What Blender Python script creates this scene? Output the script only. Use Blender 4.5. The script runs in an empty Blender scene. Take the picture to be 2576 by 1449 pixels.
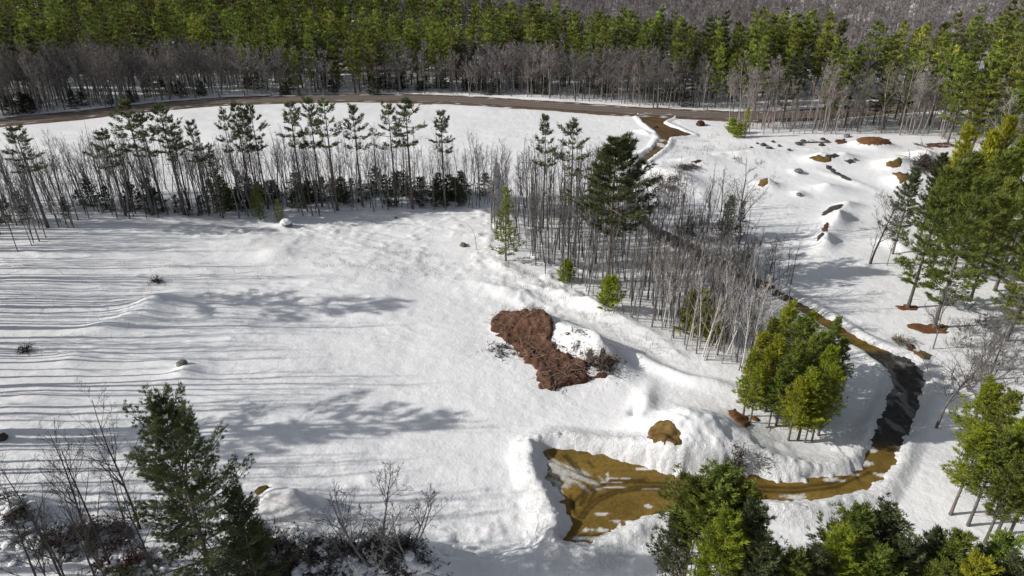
import bpy, math, random
import numpy as np
from mathutils import Vector

# ------------------------------------------------------------------ camera, light, exposure
SC = bpy.context.scene
COL = SC.collection
R = math.radians
CAM_H, PITCH = 55.0, R(28.0)
cam_data = bpy.data.cameras.new('camera')
cam_data.lens = 24.33
cam_data.sensor_width = 36.0
cam_data.clip_start = 1.0
cam_data.clip_end = 6000.0
cam = bpy.data.objects.new('camera', cam_data)
cam.location = (0, 0, CAM_H)
cam.rotation_euler = (R(90) - PITCH, 0, 0)
COL.objects.link(cam)
SC.camera = cam

SUN_EL, SUN_AZ = R(28.0), R(5.0)          # light travels towards +X, a little away from the camera
sun_dir = Vector((math.cos(SUN_EL) * math.cos(SUN_AZ), math.cos(SUN_EL) * math.sin(SUN_AZ), -math.sin(SUN_EL)))
world = bpy.data.worlds.new('World')
SC.world = world
world.use_nodes = True
wn = world.node_tree
wn.nodes.clear()
sky = wn.nodes.new('ShaderNodeTexSky')
sky.sky_type = 'NISHITA'
sky.sun_disc = False
sky.sun_elevation = SUN_EL
sky.sun_rotation = math.atan2(-sun_dir.x, -sun_dir.y)
sky.air_density = 0.9
sky.dust_density = 1.5
bg = wn.nodes.new('ShaderNodeBackground')
bg.inputs['Strength'].default_value = 0.08
wo = wn.nodes.new('ShaderNodeOutputWorld')
hs_ = wn.nodes.new('ShaderNodeHueSaturation')
hs_.inputs['Saturation'].default_value = 0.5
wn.links.new(sky.outputs[0], hs_.inputs['Color'])
wn.links.new(hs_.outputs[0], bg.inputs[0])
wn.links.new(bg.outputs[0], wo.inputs[0])
sl = bpy.data.lights.new('sun', 'SUN')
sl.energy = 3.9
sl.angle = R(0.45)
sl.color = (1.0, 0.965, 0.915)
so = bpy.data.objects.new('sun', sl)
so.rotation_euler = sun_dir.to_track_quat('-Z', 'Y').to_euler()
so.location = (-100, 0, 120)
COL.objects.link(so)
SC.view_settings.view_transform = 'Standard'
SC.view_settings.look = 'None'
SC.view_settings.exposure = 0.17
SC.view_settings.gamma = 1.0
SC.cycles.max_bounces = 5
SC.cycles.diffuse_bounces = 3
SC.cycles.use_adaptive_sampling = False

RNG = np.random.default_rng(11)
random.seed(11)

# ------------------------------------------------------------------ noise and geometry helpers
def _hash(ix, iy, seed):
    n = (ix.astype(np.int64) * 374761393 + iy.astype(np.int64) * 668265263 + seed * 974634777) & 0xffffffff
    n = ((n ^ (n >> 13)) * 1274126177) & 0xffffffff
    return ((n ^ (n >> 16)) & 0xffff) / 65535.0

def vnoise(x, y, seed=0):
    ix, iy = np.floor(x), np.floor(y)
    fx, fy = x - ix, y - iy
    fx, fy = fx * fx * fx * (fx * (fx * 6 - 15) + 10), fy * fy * fy * (fy * (fy * 6 - 15) + 10)
    a, b = _hash(ix, iy, seed), _hash(ix + 1, iy, seed)
    c, d = _hash(ix, iy + 1, seed), _hash(ix + 1, iy + 1, seed)
    return ((a + (b - a) * fx) * (1 - fy) + (c + (d - c) * fx) * fy) * 2 - 1

def fbm(x, y, seed=0, octv=3):
    s, a, t = 0, 1.0, 0
    for k in range(octv):
        s = s + a * vnoise(x, y, seed + k * 17)
        t += a
        a *= 0.5
        x, y = x * 2.03 + 5.1, y * 2.03 + 9.7
    return s / t

def sstep(a, b, x):
    t = np.clip((x - a) / (b - a), 0, 1)
    return t * t * (3 - 2 * t)

def poly_sd(px, py, poly):
    """signed distance to a closed polygon, negative inside"""
    d2 = np.full(px.shape, 1e18)
    ins = np.zeros(px.shape, bool)
    n = len(poly)
    for i in range(n):
        ax, ay = poly[i]
        bx, by = poly[(i + 1) % n]
        ex, ey = bx - ax, by - ay
        t = np.clip(((px - ax) * ex + (py - ay) * ey) / max(ex * ex + ey * ey, 1e-9), 0, 1)
        d2 = np.minimum(d2, (px - ax - t * ex) ** 2 + (py - ay - t * ey) ** 2)
        if ay != by:
            ins ^= ((ay > py) != (by > py)) & (px < (bx - ax) * (py - ay) / (by - ay) + ax)
    return np.where(ins, -1, 1) * np.sqrt(d2)

def line_d(px, py, line):
    """distance to an open polyline, and how far along it (0..1)"""
    d2 = np.full(px.shape, 1e18)
    al = np.zeros(px.shape)
    n = len(line) - 1
    for i in range(n):
        ax, ay = line[i]
        bx, by = line[i + 1]
        ex, ey = bx - ax, by - ay
        t = np.clip(((px - ax) * ex + (py - ay) * ey) / max(ex * ex + ey * ey, 1e-9), 0, 1)
        q = (px - ax - t * ex) ** 2 + (py - ay - t * ey) ** 2
        m = q < d2
        d2 = np.where(m, q, d2)
        al = np.where(m, (i + t) / n, al)
    return np.sqrt(d2), al

# ------------------------------------------------------------------ the lie of the land
EDGE = []   # crest of the embankment, filled below

def land(x, y):
    """the broad shape of the ground"""
    x = np.asarray(x, float)
    y = np.asarray(y, float)
    z = 0.045 * np.clip(-15 - x, 0, 110) * sstep(170, 120, y)
    z = z + 0.17 * np.clip(y - 325 - 12 * np.sin(x / 60.0), 0, 700)
    z = z + 0.10 * np.clip(x - 150, 0, 400) * sstep(60, 140, y)
    if EDGE:
        pts = EDGE
        s = np.full(x.shape, 1e9)
        d, al = line_d(x, y, pts)
        xs = np.interp(y, [p[1] for p in pts[::-1]], [p[0] for p in pts[::-1]])
        side = np.sign(x - xs)
        z = z - 1.8 * sstep(-1, 13, d * side) * sstep(55, 75, y) * sstep(185, 150, y) * sstep(-20, 5, x)
    return z

F_PX = 1741.0

def ray(u, v):
    a, b = (u - 1288.0) / F_PX, (724.5 - v) / F_PX
    return (a, math.cos(PITCH) + b * math.sin(PITCH), -math.sin(PITCH) + b * math.cos(PITCH))

def ground(u, v, z=None):
    d = ray(u, v)
    g = 0.0 if z is None else z
    for _ in range(1 if z is not None else 8):
        t = (g - CAM_H) / d[2]
        x, y = d[0] * t, d[1] * t
        if z is None:
            g = float(land(x, y))
    return (x, y)

def G(pts):
    return [ground(u, v) for u, v in pts]

EDGE[:] = [ground(u, v, 0) for u, v in [(1235, 560), (1300, 640), (1450, 720), (1560, 775), (1700, 862), (1850, 945), (2000, 1030), (2080, 1075)]]

DRIVE = G([(1375, 1144), (1378, 1133), (1395, 1128), (1440, 1132), (1500, 1142), (1560, 1155), (1620, 1172), (1680, 1195), (1717, 1201), (1817, 1194), (1904, 1197), (1971, 1212), (2017, 1213), (2084, 1201), (2130, 1193), (2167, 1179), (2184, 1146), (2197, 1113), (2217, 1053), (2237, 999), (2253, 966), (2240, 935), (2219, 914), (2196, 898), (2175, 883), (2154, 873), (2110, 845), (2050, 805), (1985, 762), (1929, 735), (1888, 714), (1830, 684), (1773, 652), (1715, 624), (1660, 595), (1610, 560), (1580, 520), (1572, 480), (1580, 440), (1605, 403), (1645, 373), (1662, 347), (1655, 334), (1638, 320), (1624, 309), (1606, 292), (1612, 286), (1690, 290), (1687, 297), (1666, 308), (1681, 316), (1741, 338), (1708, 342), (1683, 345), (1677, 358), (1672, 370), (1614, 414), (1598, 445), (1594, 480), (1605, 515), (1640, 562), (1715, 602), (1773, 628), (1830, 658), (1888, 690), (1929, 712), (2000, 752), (2060, 787), (2120, 824), (2153, 847), (2194, 868), (2230, 882), (2258, 892), (2293, 903), (2312, 921), (2326, 951), (2321, 975), (2312, 1005), (2305, 1028), (2297, 1049), (2271, 1113), (2264, 1123), (2251, 1159), (2217, 1196), (2184, 1228), (2117, 1241), (2051, 1253), (1971, 1259), (1931, 1252), (1850, 1254), (1750, 1264), (1692, 1274), (1657, 1285), (1617, 1291), (1590, 1303), (1551, 1319), (1519, 1335), (1497, 1349), (1484, 1358), (1444, 1357), (1423, 1357), (1428, 1338), (1450, 1320), (1441, 1303), (1428, 1279), (1407, 1261), (1425, 1250), (1402, 1234), (1384, 1210), (1376, 1178)])
ROAD = G([(-260, 334), (-60, 312), (180, 290), (400, 266), (560, 254), (760, 247), (950, 245), (1150, 250), (1400, 266), (1600, 280), (1850, 292), (2000, 290), (2200, 274), (2500, 240)])

def bump(x, y, c, rad, hgt, ang=0.0, asp=1.0, p=2.0):
    """a heap of snow: rad metres along the direction ang, rad*asp across it"""
    dx, dy = x - c[0], y - c[1]
    ca, sa = math.cos(ang), math.sin(ang)
    a, b = (dx * ca + dy * sa) / rad, (-dx * sa + dy * ca) / (rad * asp)
    return hgt * np.exp(-(a * a + b * b) ** (p / 2) * 1.6)

HEAPS = []   # (centre, radius, height, angle, aspect, power)
def heap(u, v, rad, hgt, ang=0, asp=1.0, p=2.0):
    HEAPS.append((ground(u, v), rad, hgt, R(ang), asp, p))
heap(395, 775, 5.0, 2.1, 40, 0.75, 1.6)
heap(300, 820, 6.0, 0.9, 25, 0.35)
heap(540, 790, 9.0, 0.5, 0, 0.5)
heap(470, 938, 2.6, 1.1, 10, 0.7, 1.4)
heap(190, 905, 3.0, 0.6, 10, 0.6)
heap(700, 640, 4.5, 0.8, 10, 0.7)
heap(600, 610, 9.0, 0.7, 5, 0.5)
heap(745, 1290, 4.2, 2.6, -8, 0.62, 1.5)
heap(690, 1275, 2.2, 1.2, 0, 0.8)
heap(1060, 1430, 5.0, 2.2, -25, 0.6)
heap(60, 1290, 4.0, 1.6, 0, 0.7)
heap(900, 1420, 7.0, 1.3, 0, 0.5)
heap(1715, 1115, 7.0, 3.6, 20, 0.85, 1.9)
heap(1850, 1130, 9.0, 1.5, -30, 0.6)
heap(1620, 1020, 5.0, 1.0, 70, 0.35)
heap(1440, 870, 9.5, 2.3, -52, 0.5, 2.4)
heap(1340, 830, 6.0, 1.9, -35, 0.6, 2.2)
heap(1500, 900, 6.0, 2.2, -45, 0.55)
heap(1600, 900, 4.0, 0.9, -40, 0.5)
heap(1690, 940, 5.0, 0.9, -38, 0.3)
heap(1790, 965, 4.0, 0.8, -20, 0.4)
heap(1480, 770, 9.0, 1.1, -45, 0.25)
heap(1280, 735, 6.0, 0.8, -30, 0.4)
heap(2105, 560, 7.0, 2.8, 55, 0.4, 1.5)
heap(2075, 610, 5.0, 2.0, 60, 0.45, 1.5)
heap(2130, 520, 4.0, 1.2, 20, 0.5)
heap(2080, 478, 6.0, 1.6, 0, 0.5, 1.5)
heap(1930, 470, 3.2, 2.0, 0, 0.9, 1.5)
heap(2060, 405, 5.0, 1.8, 0, 0.7, 1.6)
heap(2120, 402, 5.5, 2.0, 0, 0.7, 1.6)
heap(2245, 420, 5.5, 2.4, 0, 0.8, 1.6)
heap(2320, 405, 7.0, 2.8, 0, 0.8, 1.6)
heap(2265, 460, 4.0, 2.2, 0, 0.9)
heap(2190, 365, 6.0, 2.0, 0, 0.7, 3)
heap(2005, 435, 2.0, 0.7)
heap(2010, 492, 2.2, 0.7)
heap(1700, 455, 9.0, 2.3, -60, 0.6)
heap(1750, 410, 9.0, 1.0, 0, 0.4)
heap(1880, 390, 12.0, 1.0, 5, 0.3)
heap(2130, 455, 9.0, 0.5, -50, 0.2)
heap(1620, 335, 4.0, 1.0, -60, 0.4)
heap(2250, 620, 4.0, 1.0, -60, 0.5)
heap(710, 567, 1.6, 0.6)
PITS = [(ground(1597, 1038), 1.6, -1.0, R(70), 0.5, 2.0), (ground(1560, 905), 4.0, -1.0, R(-40), 0.35, 2.0)]
BANKS = G([(1240, 655), (1330, 700), (1450, 750), (1560, 800), (1650, 850), (1720, 905)])
BANK2 = G([(1190, 705), (1260, 735), (1320, 770), (1370, 800)])
BANK4 = G([(1330, 1110), (1322, 1150), (1330, 1200), (1345, 1250), (1372, 1300), (1385, 1350), (1395, 1385)])
BANK5 = G([(1300, 1140), (1330, 1105), (1370, 1085), (1420, 1090), (1500, 1110), (1600, 1140), (1700, 1178)])
BANK3 = G([(1640, 425), (1750, 402), (1900, 388), (2030, 380), (2240, 365)])

def terrain(x, y):
    x = np.asarray(x, float)
    y = np.asarray(y, float)
    z = land(x, y)
    near = sstep(330, 240, y)
    sd = np.full(x.shape, 99.0)
    sb = np.full(x.shape, 99.0)
    m = (x > -10) & (x < 100) & (y > 40) & (y < 260)
    if m.any():
        sb[m] = poly_sd(x[m], y[m], DRIVE)
        sd[m] = sb[m] + 0.45 * fbm(x[m] / 1.3, y[m] / 1.3, 5, 3) + 0.25 * vnoise(x[m] * 1.9, y[m] * 1.9, 6)
        sb[m] = sb[m] + 0.5 * fbm(x[m] / 5, y[m] / 5, 7, 2)
    rd = np.full(x.shape, 99.0)
    m2 = (y > 120) & (y < 300)
    if m2.any():
        rd[m2] = line_d(x[m2], y[m2], ROAD)[0]
    free = sstep(-0.2, 1.2, sd) * sstep(5.8, 8.5, rd)
    f = 0.55 * fbm(x / 26, y / 21, 1, 3) * near
    calm = 0.45 + 0.55 * np.clip(1 - np.exp(-((x - 5) / 38) ** 2 - ((y - 85) / 26) ** 2), 0, 1)
    f = f + (0.15 + 0.10 * sstep(-5, -30, x)) * calm * fbm(x / 7.5, y / 3.2, 2, 4)
    f = f + 0.055 * fbm(x / 1.1, y / 0.9, 3, 3) + 0.02 * vnoise(x / 0.33, y / 0.33, 4)
    rdg = 1 - np.abs(fbm(x / 4.5 + 0.4 * y, y / 1.7, 23, 3)) * 2
    f = f + 0.20 * (sstep(-8, -28, x) * sstep(165, 140, y) * 0.8 + 0.55 * np.exp(-((x - 12) / 22) ** 2 - ((y - 112) / 20) ** 2) + 0.12) * np.clip(rdg, 0, 1) ** 2 * near * np.clip(0.5 + 1.3 * fbm(x / 14, y / 9, 24, 2), 0, 1.4)
    low = np.exp(-((x + 22) / 26) ** 2 - ((y - 48) / 9) ** 2)
    f = f + 0.75 * low * np.clip(fbm(x / 1.6, y / 1.6, 21, 3) + 0.1, 0, 1)
    for c, rad, hg, an, asp, p in HEAPS:
        q = (np.abs(x - c[0]) < rad * 2.2) & (np.abs(y - c[1]) < rad * 2.2)
        if q.any():
            b = bump(x[q], y[q], c, rad, hg, an, asp, p)
            f[q] = f[q] + b * (1 + 0.12 * fbm(x[q] / 1.7, y[q] / 1.7, 8, 3))
    for c, rad, hg, an, asp, p in PITS:
        f = f + bump(x, y, c, rad, hg, an, asp, p)
    for ln, w, hg in ((BANKS, 1.5, 0.9), (BANK2, 1.1, 0.7), (BANK3, 1.6, 0.9), (BANK4, 1.15, 1.9), (BANK5, 1.2, 0.8)):
        bx0, by0 = min(p[0] for p in ln) - 6, min(p[1] for p in ln) - 6
        bx1, by1 = max(p[0] for p in ln) + 6, max(p[1] for p in ln) + 6
        q = (x > bx0) & (x < bx1) & (y > by0) & (y < by1)
        if q.any():
            d, al = line_d(x[q], y[q], ln)
            d = d + 0.8 * fbm(x[q] / 4, y[q] / 4, 9, 2)
            f[q] = f[q] + 0.45 * hg * np.exp(-(d / w) ** 2) * (0.6 + 0.7 * fbm(x[q] / 3, y[q] / 1.6, 10, 3))
    # hummocks on the rough bank left of the strip
    rough = np.exp(-((x + 2) / 26) ** 2 - ((y - 126) / 20) ** 2) + np.exp(-((x - 8) / 9) ** 2 - ((y - 104) / 14) ** 2)
    rough = rough + np.exp(-((x + 52) / 18) ** 2 - ((y - 126) / 9) ** 2) + 0.8 * np.exp(-((x + 60) / 9) ** 2 - ((y - 103) / 6) ** 2)
    f = f + 0.5 * np.clip(rough, 0, 1.2) * np.clip(fbm(x / 2.2, y / 2.2, 12, 3), -0.1, 1)
    # rubble snow on top of the ploughed banks
    pad = sstep(48, 30, x) * sstep(100, 85, y)
    w = 1.0 + 0.6 * pad
    hgt = 0.36 + 0.50 * pad
    bk = hgt * np.exp(-((sb - w) / (np.where(sb < w, 0.62, 0.85) * w)) ** 2) * sstep(0.0, 0.6, sd)
    bk = bk * (1 + 0.22 * fbm(x / 0.5, y / 0.5, 13, 2) + 0.30 * fbm(x / 2.6, y / 2.6, 14, 3))
    z = z + f * free + np.where(sd < 12, bk, 0)
    z = z - 0.30 * sstep(0.4, -0.3, sd) - 0.25 * sstep(8.2, 6.2, rd)
    return z

def ground_t(u, v):
    """where the ray through a picture point first meets the snow itself"""
    d = ray(u, v)
    z = np.linspace(9.0, -4.0, 261)
    t = (z - CAM_H) / d[2]
    X, Y = d[0] * t, d[1] * t
    h = terrain(X, Y)
    k = np.nonzero(h >= z)[0]
    i = k[0] if len(k) else len(z) - 1
    return (float(X[i]), float(Y[i]))

def T(x, y):
    return float(terrain(np.array([x]), np.array([y]))[0])

def build_mesh(name, verts, faces, smooth=False):
    """verts (n,3); faces: (m,k) array, or a list of such arrays with the same or different k"""
    if isinstance(faces, np.ndarray):
        faces = [faces]
    me = bpy.data.meshes.new(name)
    verts = np.asarray(verts, np.float32)
    me.vertices.add(len(verts))
    me.vertices.foreach_set('co', verts.ravel())
    loops = np.concatenate([f.ravel() for f in faces]).astype(np.int32)
    tot = np.concatenate([np.full(len(f), f.shape[1], np.int32) for f in faces])
    start = np.concatenate([[0], np.cumsum(tot)[:-1]]).astype(np.int32)
    me.loops.add(len(loops))
    me.loops.foreach_set('vertex_index', loops)
    me.polygons.add(len(tot))
    me.polygons.foreach_set('loop_start', start)
    me.polygons.foreach_set('loop_total', tot)
    me.polygons.foreach_set('use_smooth', np.full(len(tot), smooth, bool))
    me.update(calc_edges=True)
    me.validate()
    return me

def tag(o, label=None, cat=None, group=None, kind=None):
    if label: o['label'] = label
    if cat: o['category'] = cat
    if group: o['group'] = group
    if kind: o['kind'] = kind
    return o

def link(name, me, mat=None, parent=None, loc=None):
    o = bpy.data.objects.new(name, me)
    COL.objects.link(o)
    if mat is not None:
        me.materials.clear()
        for m in (mat if isinstance(mat, (list, tuple)) else [mat]):
            me.materials.append(m)
    if parent is not None: o.parent = parent
    if loc is not None: o.location = loc
    return o

def grid_faces(nx, ny):
    i = np.arange(nx * ny).reshape(ny, nx)
    return np.stack([i[:-1, :-1], i[:-1, 1:], i[1:, 1:], i[1:, :-1]], -1).reshape(-1, 4)

# ------------------------------------------------------------------ materials
def new_mat(name):
    m = bpy.data.materials.new(name)
    m.use_nodes = True
    nt = m.node_tree
    return m, nt, nt.nodes['Principled BSDF'], nt.nodes['Material Output']

def N(nt, t, **kw):
    n = nt.nodes.new(t)
    for k, v in kw.items():
        if hasattr(n, k): setattr(n, k, v)
        else: n.inputs[k].default_value = v
    return n

def noise(nt, scale, detail=4, coord=None, rough=0.55):
    n = N(nt, 'ShaderNodeTexNoise', Scale=scale, Detail=detail, Roughness=rough)
    if coord is not None: nt.links.new(coord, n.inputs['Vector'])
    return n

def ramp(nt, src, stops):
    r = nt.nodes.new('ShaderNodeValToRGB')
    els = r.color_ramp.elements
    while len(els) < len(stops): els.new(0.5)
    for e, (p, c) in zip(els, stops):
        e.position = p
        e.color = (c[0], c[1], c[2], 1)
    nt.links.new(src, r.inputs[0])
    return r

def mixc(nt, a, b, fac, mode='MIX'):
    m = N(nt, 'ShaderNodeMix', data_type='RGBA', blend_type=mode)
    for sock, val in ((m.inputs[0], fac), (m.inputs[6], a), (m.inputs[7], b)):
        if hasattr(val, 'is_linked') or hasattr(val, 'links'): nt.links.new(val, sock)
        elif isinstance(val, (int, float)): sock.default_value = val
        else: sock.default_value = (val[0], val[1], val[2], 1)
    return m.outputs[2]

def add_bump(nt, bsdf, hs, strength, dist):
    b = N(nt, 'ShaderNodeBump', Strength=strength, Distance=dist)
    nt.links.new(hs, b.inputs['Height'])
    nt.links.new(b.outputs[0], bsdf.inputs['Normal'])
    return b

def obj_coord(nt):
    return nt.nodes.new('ShaderNodeTexCoord').outputs['Object']

def m_snow():
    m, nt, p, out = new_mat('snow')
    c = obj_coord(nt)
    n1, n2 = noise(nt, 2.2, 6, c, 0.6), noise(nt, 0.12, 4, c)
    col = ramp(nt, n2.outputs[0], [(0.3, (0.83, 0.83, 0.835)), (0.7, (0.87, 0.87, 0.87))])
    nt.links.new(col.outputs[0], p.inputs['Base Color'])
    p.inputs['Roughness'].default_value = 0.55
    p.inputs['Specular IOR Level'].default_value = 0.25
    n3 = noise(nt, 9.0, 5, c, 0.65)
    s = N(nt, 'ShaderNodeMath', operation='ADD')
    nt.links.new(n1.outputs[0], s.inputs[0])
    q = N(nt, 'ShaderNodeMath', operation='MULTIPLY')
    q.inputs[1].default_value = 0.35
    nt.links.new(n3.outputs[0], q.inputs[0])
    nt.links.new(q.outputs[0], s.inputs[1])
    bp = add_bump(nt, p, s.outputs[0], 0.75, 0.11)
    # crumbly ploughed snow
    at = N(nt, 'ShaderNodeAttribute', attribute_name='rubble')
    n4 = noise(nt, 2.4, 9, c, 0.72)
    n4.inputs['Distortion'].default_value = 0.6
    b2 = N(nt, 'ShaderNodeBump', Strength=0.9, Distance=0.42)
    hm = N(nt, 'ShaderNodeMath', operation='MULTIPLY')
    nt.links.new(n4.outputs[0], hm.inputs[0])
    nt.links.new(at.outputs['Fac'], hm.inputs[1])
    nt.links.new(hm.outputs[0], b2.inputs['Height'])
    nt.links.new(bp.outputs[0], b2.inputs['Normal'])
    nt.links.new(b2.outputs[0], p.inputs['Normal'])
    return m

def m_simple(name, stops, scale, rough=0.9, bump=0.0, detail=6, vary=0.0):
    m, nt, p, out = new_mat(name)
    c = obj_coord(nt)
    n1 = noise(nt, scale, detail, c, 0.62)
    col = ramp(nt, n1.outputs[0], stops).outputs[0]
    if vary:
        oi = nt.nodes.new('ShaderNodeObjectInfo')
        mr = N(nt, 'ShaderNodeMapRange')
        mr.inputs['To Min'].default_value = 1 - vary
        mr.inputs['To Max'].default_value = 1 + vary
        nt.links.new(oi.outputs['Random'], mr.inputs['Value'])
        hs = nt.nodes.new('ShaderNodeHueSaturation')
        nt.links.new(mr.outputs[0], hs.inputs['Value'])
        nt.links.new(col, hs.inputs['Color'])
        col = hs.outputs[0]
    nt.links.new(col, p.inputs['Base Color'])
    p.inputs['Roughness'].default_value = rough
    p.inputs['Specular IOR Level'].default_value = 0.2
    if bump:
        add_bump(nt, p, n1.outputs[0], 0.7, bump)
    return m

def m_needles(name, dark, light, attr=False, scale=0.9, trans=0.22, hue=0.02, val=0.3):
    m, nt, p, out = new_mat(name)
    c = obj_coord(nt)
    n1 = noise(nt, scale, 3, c)
    col = ramp(nt, n1.outputs[0], [(0.32, dark), (0.68, light)]).outputs[0]
    if attr:
        rnd = N(nt, 'ShaderNodeAttribute', attribute_name='tint').outputs['Fac']
    else:
        rnd = nt.nodes.new('ShaderNodeObjectInfo').outputs['Random']
    hs = nt.nodes.new('ShaderNodeHueSaturation')
    mv = N(nt, 'ShaderNodeMapRange')
    mv.inputs['To Min'].default_value, mv.inputs['To Max'].default_value = 1 - val, 1 + val
    nt.links.new(rnd, mv.inputs['Value'])
    nt.links.new(mv.outputs[0], hs.inputs['Value'])
    ml = N(nt, 'ShaderNodeMath', operation='MULTIPLY')
    ml.inputs[1].default_value = 7.31
    fr = N(nt, 'ShaderNodeMath', operation='FRACT')
    nt.links.new(rnd, ml.inputs[0])
    nt.links.new(ml.outputs[0], fr.inputs[0])
    mh = N(nt, 'ShaderNodeMapRange')
    mh.inputs['To Min'].default_value, mh.inputs['To Max'].default_value = 0.5 - 0.35 * hue, 0.5 + 1.1 * hue
    nt.links.new(fr.outputs[0], mh.inputs['Value'])
    nt.links.new(mh.outputs[0], hs.inputs['Hue'])
    nt.links.new(col, hs.inputs['Color'])
    nt.links.new(hs.outputs[0], p.inputs['Base Color'])
    p.inputs['Roughness'].default_value = 0.65
    p.inputs['Specular IOR Level'].default_value = 0.25
    tr = nt.nodes.new('ShaderNodeBsdfTranslucent')
    nt.links.new(hs.outputs[0], tr.inputs['Color'])
    mx = N(nt, 'ShaderNodeMixShader')
    mx.inputs[0].default_value = trans
    nt.links.new(p.outputs[0], mx.inputs[1])
    nt.links.new(tr.outputs[0], mx.inputs[2])
    nt.links.new(mx.outputs[0], out.inputs['Surface'])
    return m

def m_vcol(name, scale=3.0, rough=0.8, bump=0.05, ice=True):
    """colour from the mesh's own attribute, broken up by grit"""
    m, nt, p, out = new_mat(name)
    c = obj_coord(nt)
    a = N(nt, 'ShaderNodeAttribute', attribute_name='ground_colour')
    n1 = noise(nt, scale, 7, c, 0.7)
    g = ramp(nt, n1.outputs[0], [(0.25, (0.55, 0.55, 0.55)), (0.75, (1.4, 1.4, 1.4))])
    col = mixc(nt, a.outputs['Color'], g.outputs[0], 1.0, 'MULTIPLY')
    nt.links.new(col, p.inputs['Base Color'])
    p.inputs['Roughness'].default_value = rough
    p.inputs['Specular IOR Level'].default_value = 0.12
    add_bump(nt, p, n1.outputs[0], 0.6, bump)
    return m

M_SNOW = m_snow()
M_BARK = m_simple('pine_bark', [(0.3, (0.085, 0.07, 0.06)), (0.7, (0.19, 0.165, 0.145))], 2.5, 0.95, 0.03, vary=0.2)
M_BARE = m_simple('grey_bark', [(0.3, (0.10, 0.094, 0.089)), (0.7, (0.225, 0.21, 0.2))], 1.2, 0.95, 0.0, 3, vary=0.3)
M_POLE = m_simple('dark_bark', [(0.3, (0.05, 0.044, 0.041)), (0.7, (0.125, 0.112, 0.105))], 1.2, 0.95, 0.0, 3, vary=0.35)
M_TAN = m_simple('tan_bark', [(0.3, (0.085, 0.079, 0.075)), (0.7, (0.215, 0.2, 0.19))], 1.2, 0.95, 0.0, 3, vary=0.45)
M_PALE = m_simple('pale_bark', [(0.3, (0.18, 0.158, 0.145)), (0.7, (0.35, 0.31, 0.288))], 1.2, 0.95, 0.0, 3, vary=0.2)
M_BIRCH = m_simple('birch_bark', [(0.3, (0.40, 0.36, 0.33)), (0.6, (0.62, 0.58, 0.54))], 2.0, 0.85, 0.0, 3, vary=0.15)
M_NEEDLE = m_needles('pine_needles', (0.10, 0.13, 0.028), (0.26, 0.285, 0.05))
M_WOODN = m_needles('wood_needles', (0.09, 0.115, 0.026), (0.36, 0.38, 0.06), val=0.5, hue=0.03, scale=0.5)
M_DARKN = m_needles('dark_pine_needles', (0.058, 0.07, 0.036), (0.14, 0.155, 0.058), val=0.2)
M_DEEP = m_needles('hemlock_needles', (0.035, 0.046, 0.024), (0.08, 0.094, 0.04), val=0.3)
M_YOUNG = m_needles('young_pine_needles', (0.17, 0.195, 0.025), (0.42, 0.42, 0.035), hue=0.025, val=0.2, trans=0.3)
M_FARN = m_needles('far_needles', (0.10, 0.125, 0.026), (0.34, 0.36, 0.06), attr=True, scale=0.3, val=0.45, hue=0.03)
M_FARB = m_simple('far_bark', [(0.3, (0.16, 0.142, 0.138)), (0.7, (0.31, 0.28, 0.272))], 0.5, 0.95, 0.0, 2)
M_SOIL = m_simple('ochre_soil', [(0.25, (0.06, 0.036, 0.014)), (0.5, (0.15, 0.092, 0.03)), (0.8, (0.25, 0.165, 0.065))], 1.6, 0.95, 0.25)
M_DUFF = m_simple('brown_debris', [(0.25, (0.028, 0.015, 0.010)), (0.48, (0.092, 0.045, 0.028)), (0.72, (0.18, 0.10, 0.064))], 0.9, 0.95, 0.3)
M_RUST = m_simple('rust_needles', [(0.3, (0.09, 0.04, 0.02)), (0.7, (0.22, 0.105, 0.045))], 3.0, 0.95, 0.1)
M_DARKEARTH = m_simple('dark_earth', [(0.3, (0.035, 0.03, 0.027)), (0.7, (0.11, 0.095, 0.085))], 2.0, 0.95, 0.1)
M_STICK = m_simple('dead_sticks', [(0.3, (0.16, 0.11, 0.08)), (0.7, (0.36, 0.27, 0.21))], 1.0, 0.9, 0, 2)
M_BRUSH = m_simple('dark_brush', [(0.3, (0.035, 0.029, 0.026)), (0.7, (0.13, 0.11, 0.095))], 1.0, 0.9, 0, 2)
M_ROCK = m_simple('rock', [(0.3, (0.10, 0.095, 0.09)), (0.7, (0.26, 0.245, 0.23))], 1.5, 0.9, 0.15)
M_RED = m_simple('dark_red', [(0.3, (0.035, 0.01, 0.012)), (0.7, (0.12, 0.03, 0.035))], 1.5, 0.7, 0.1)
M_WEED = m_simple('dry_weed', [(0.3, (0.14, 0.115, 0.09)), (0.7, (0.30, 0.25, 0.2))], 0.5, 0.95, 0, 2)
M_MUD = m_vcol('wet_mud', 2.2, 0.75, 0.08)
M_ROAD = m_vcol('gravel_road', 1.5, 0.85, 0.03)

# ------------------------------------------------------------------ ground sheet
def axis(stops):
    out = []
    for a, b, s in stops:
        n = max(1, int(round((b - a) / s)))
        out.append(np.linspace(a, b, n, endpoint=False))
    out.append(np.array([stops[-1][1]]))
    return np.concatenate(out)
xs = axis([(-2600, -700, 190), (-700, -240, 20), (-240, -120, 1.2), (-120, -42, 0.55), (-42, -4, 0.35), (-4, 62, 0.24), (62, 110, 0.38), (110, 240, 1.2), (240, 700, 20), (700, 2600, 190)])
ys = axis([(-500, 0, 50), (0, 36, 4), (36, 92, 0.24), (92, 150, 0.33), (150, 215, 0.55), (215, 300, 1.4), (300, 460, 5), (460, 3500, 160)])
gx, gy = np.meshgrid(xs, ys)
gz = terrain(gx.ravel(), gy.ravel())
snow_me = build_mesh('snow_ground', np.stack([gx.ravel(), gy.ravel(), gz], 1), grid_faces(len(xs), len(ys)), True)
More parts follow.
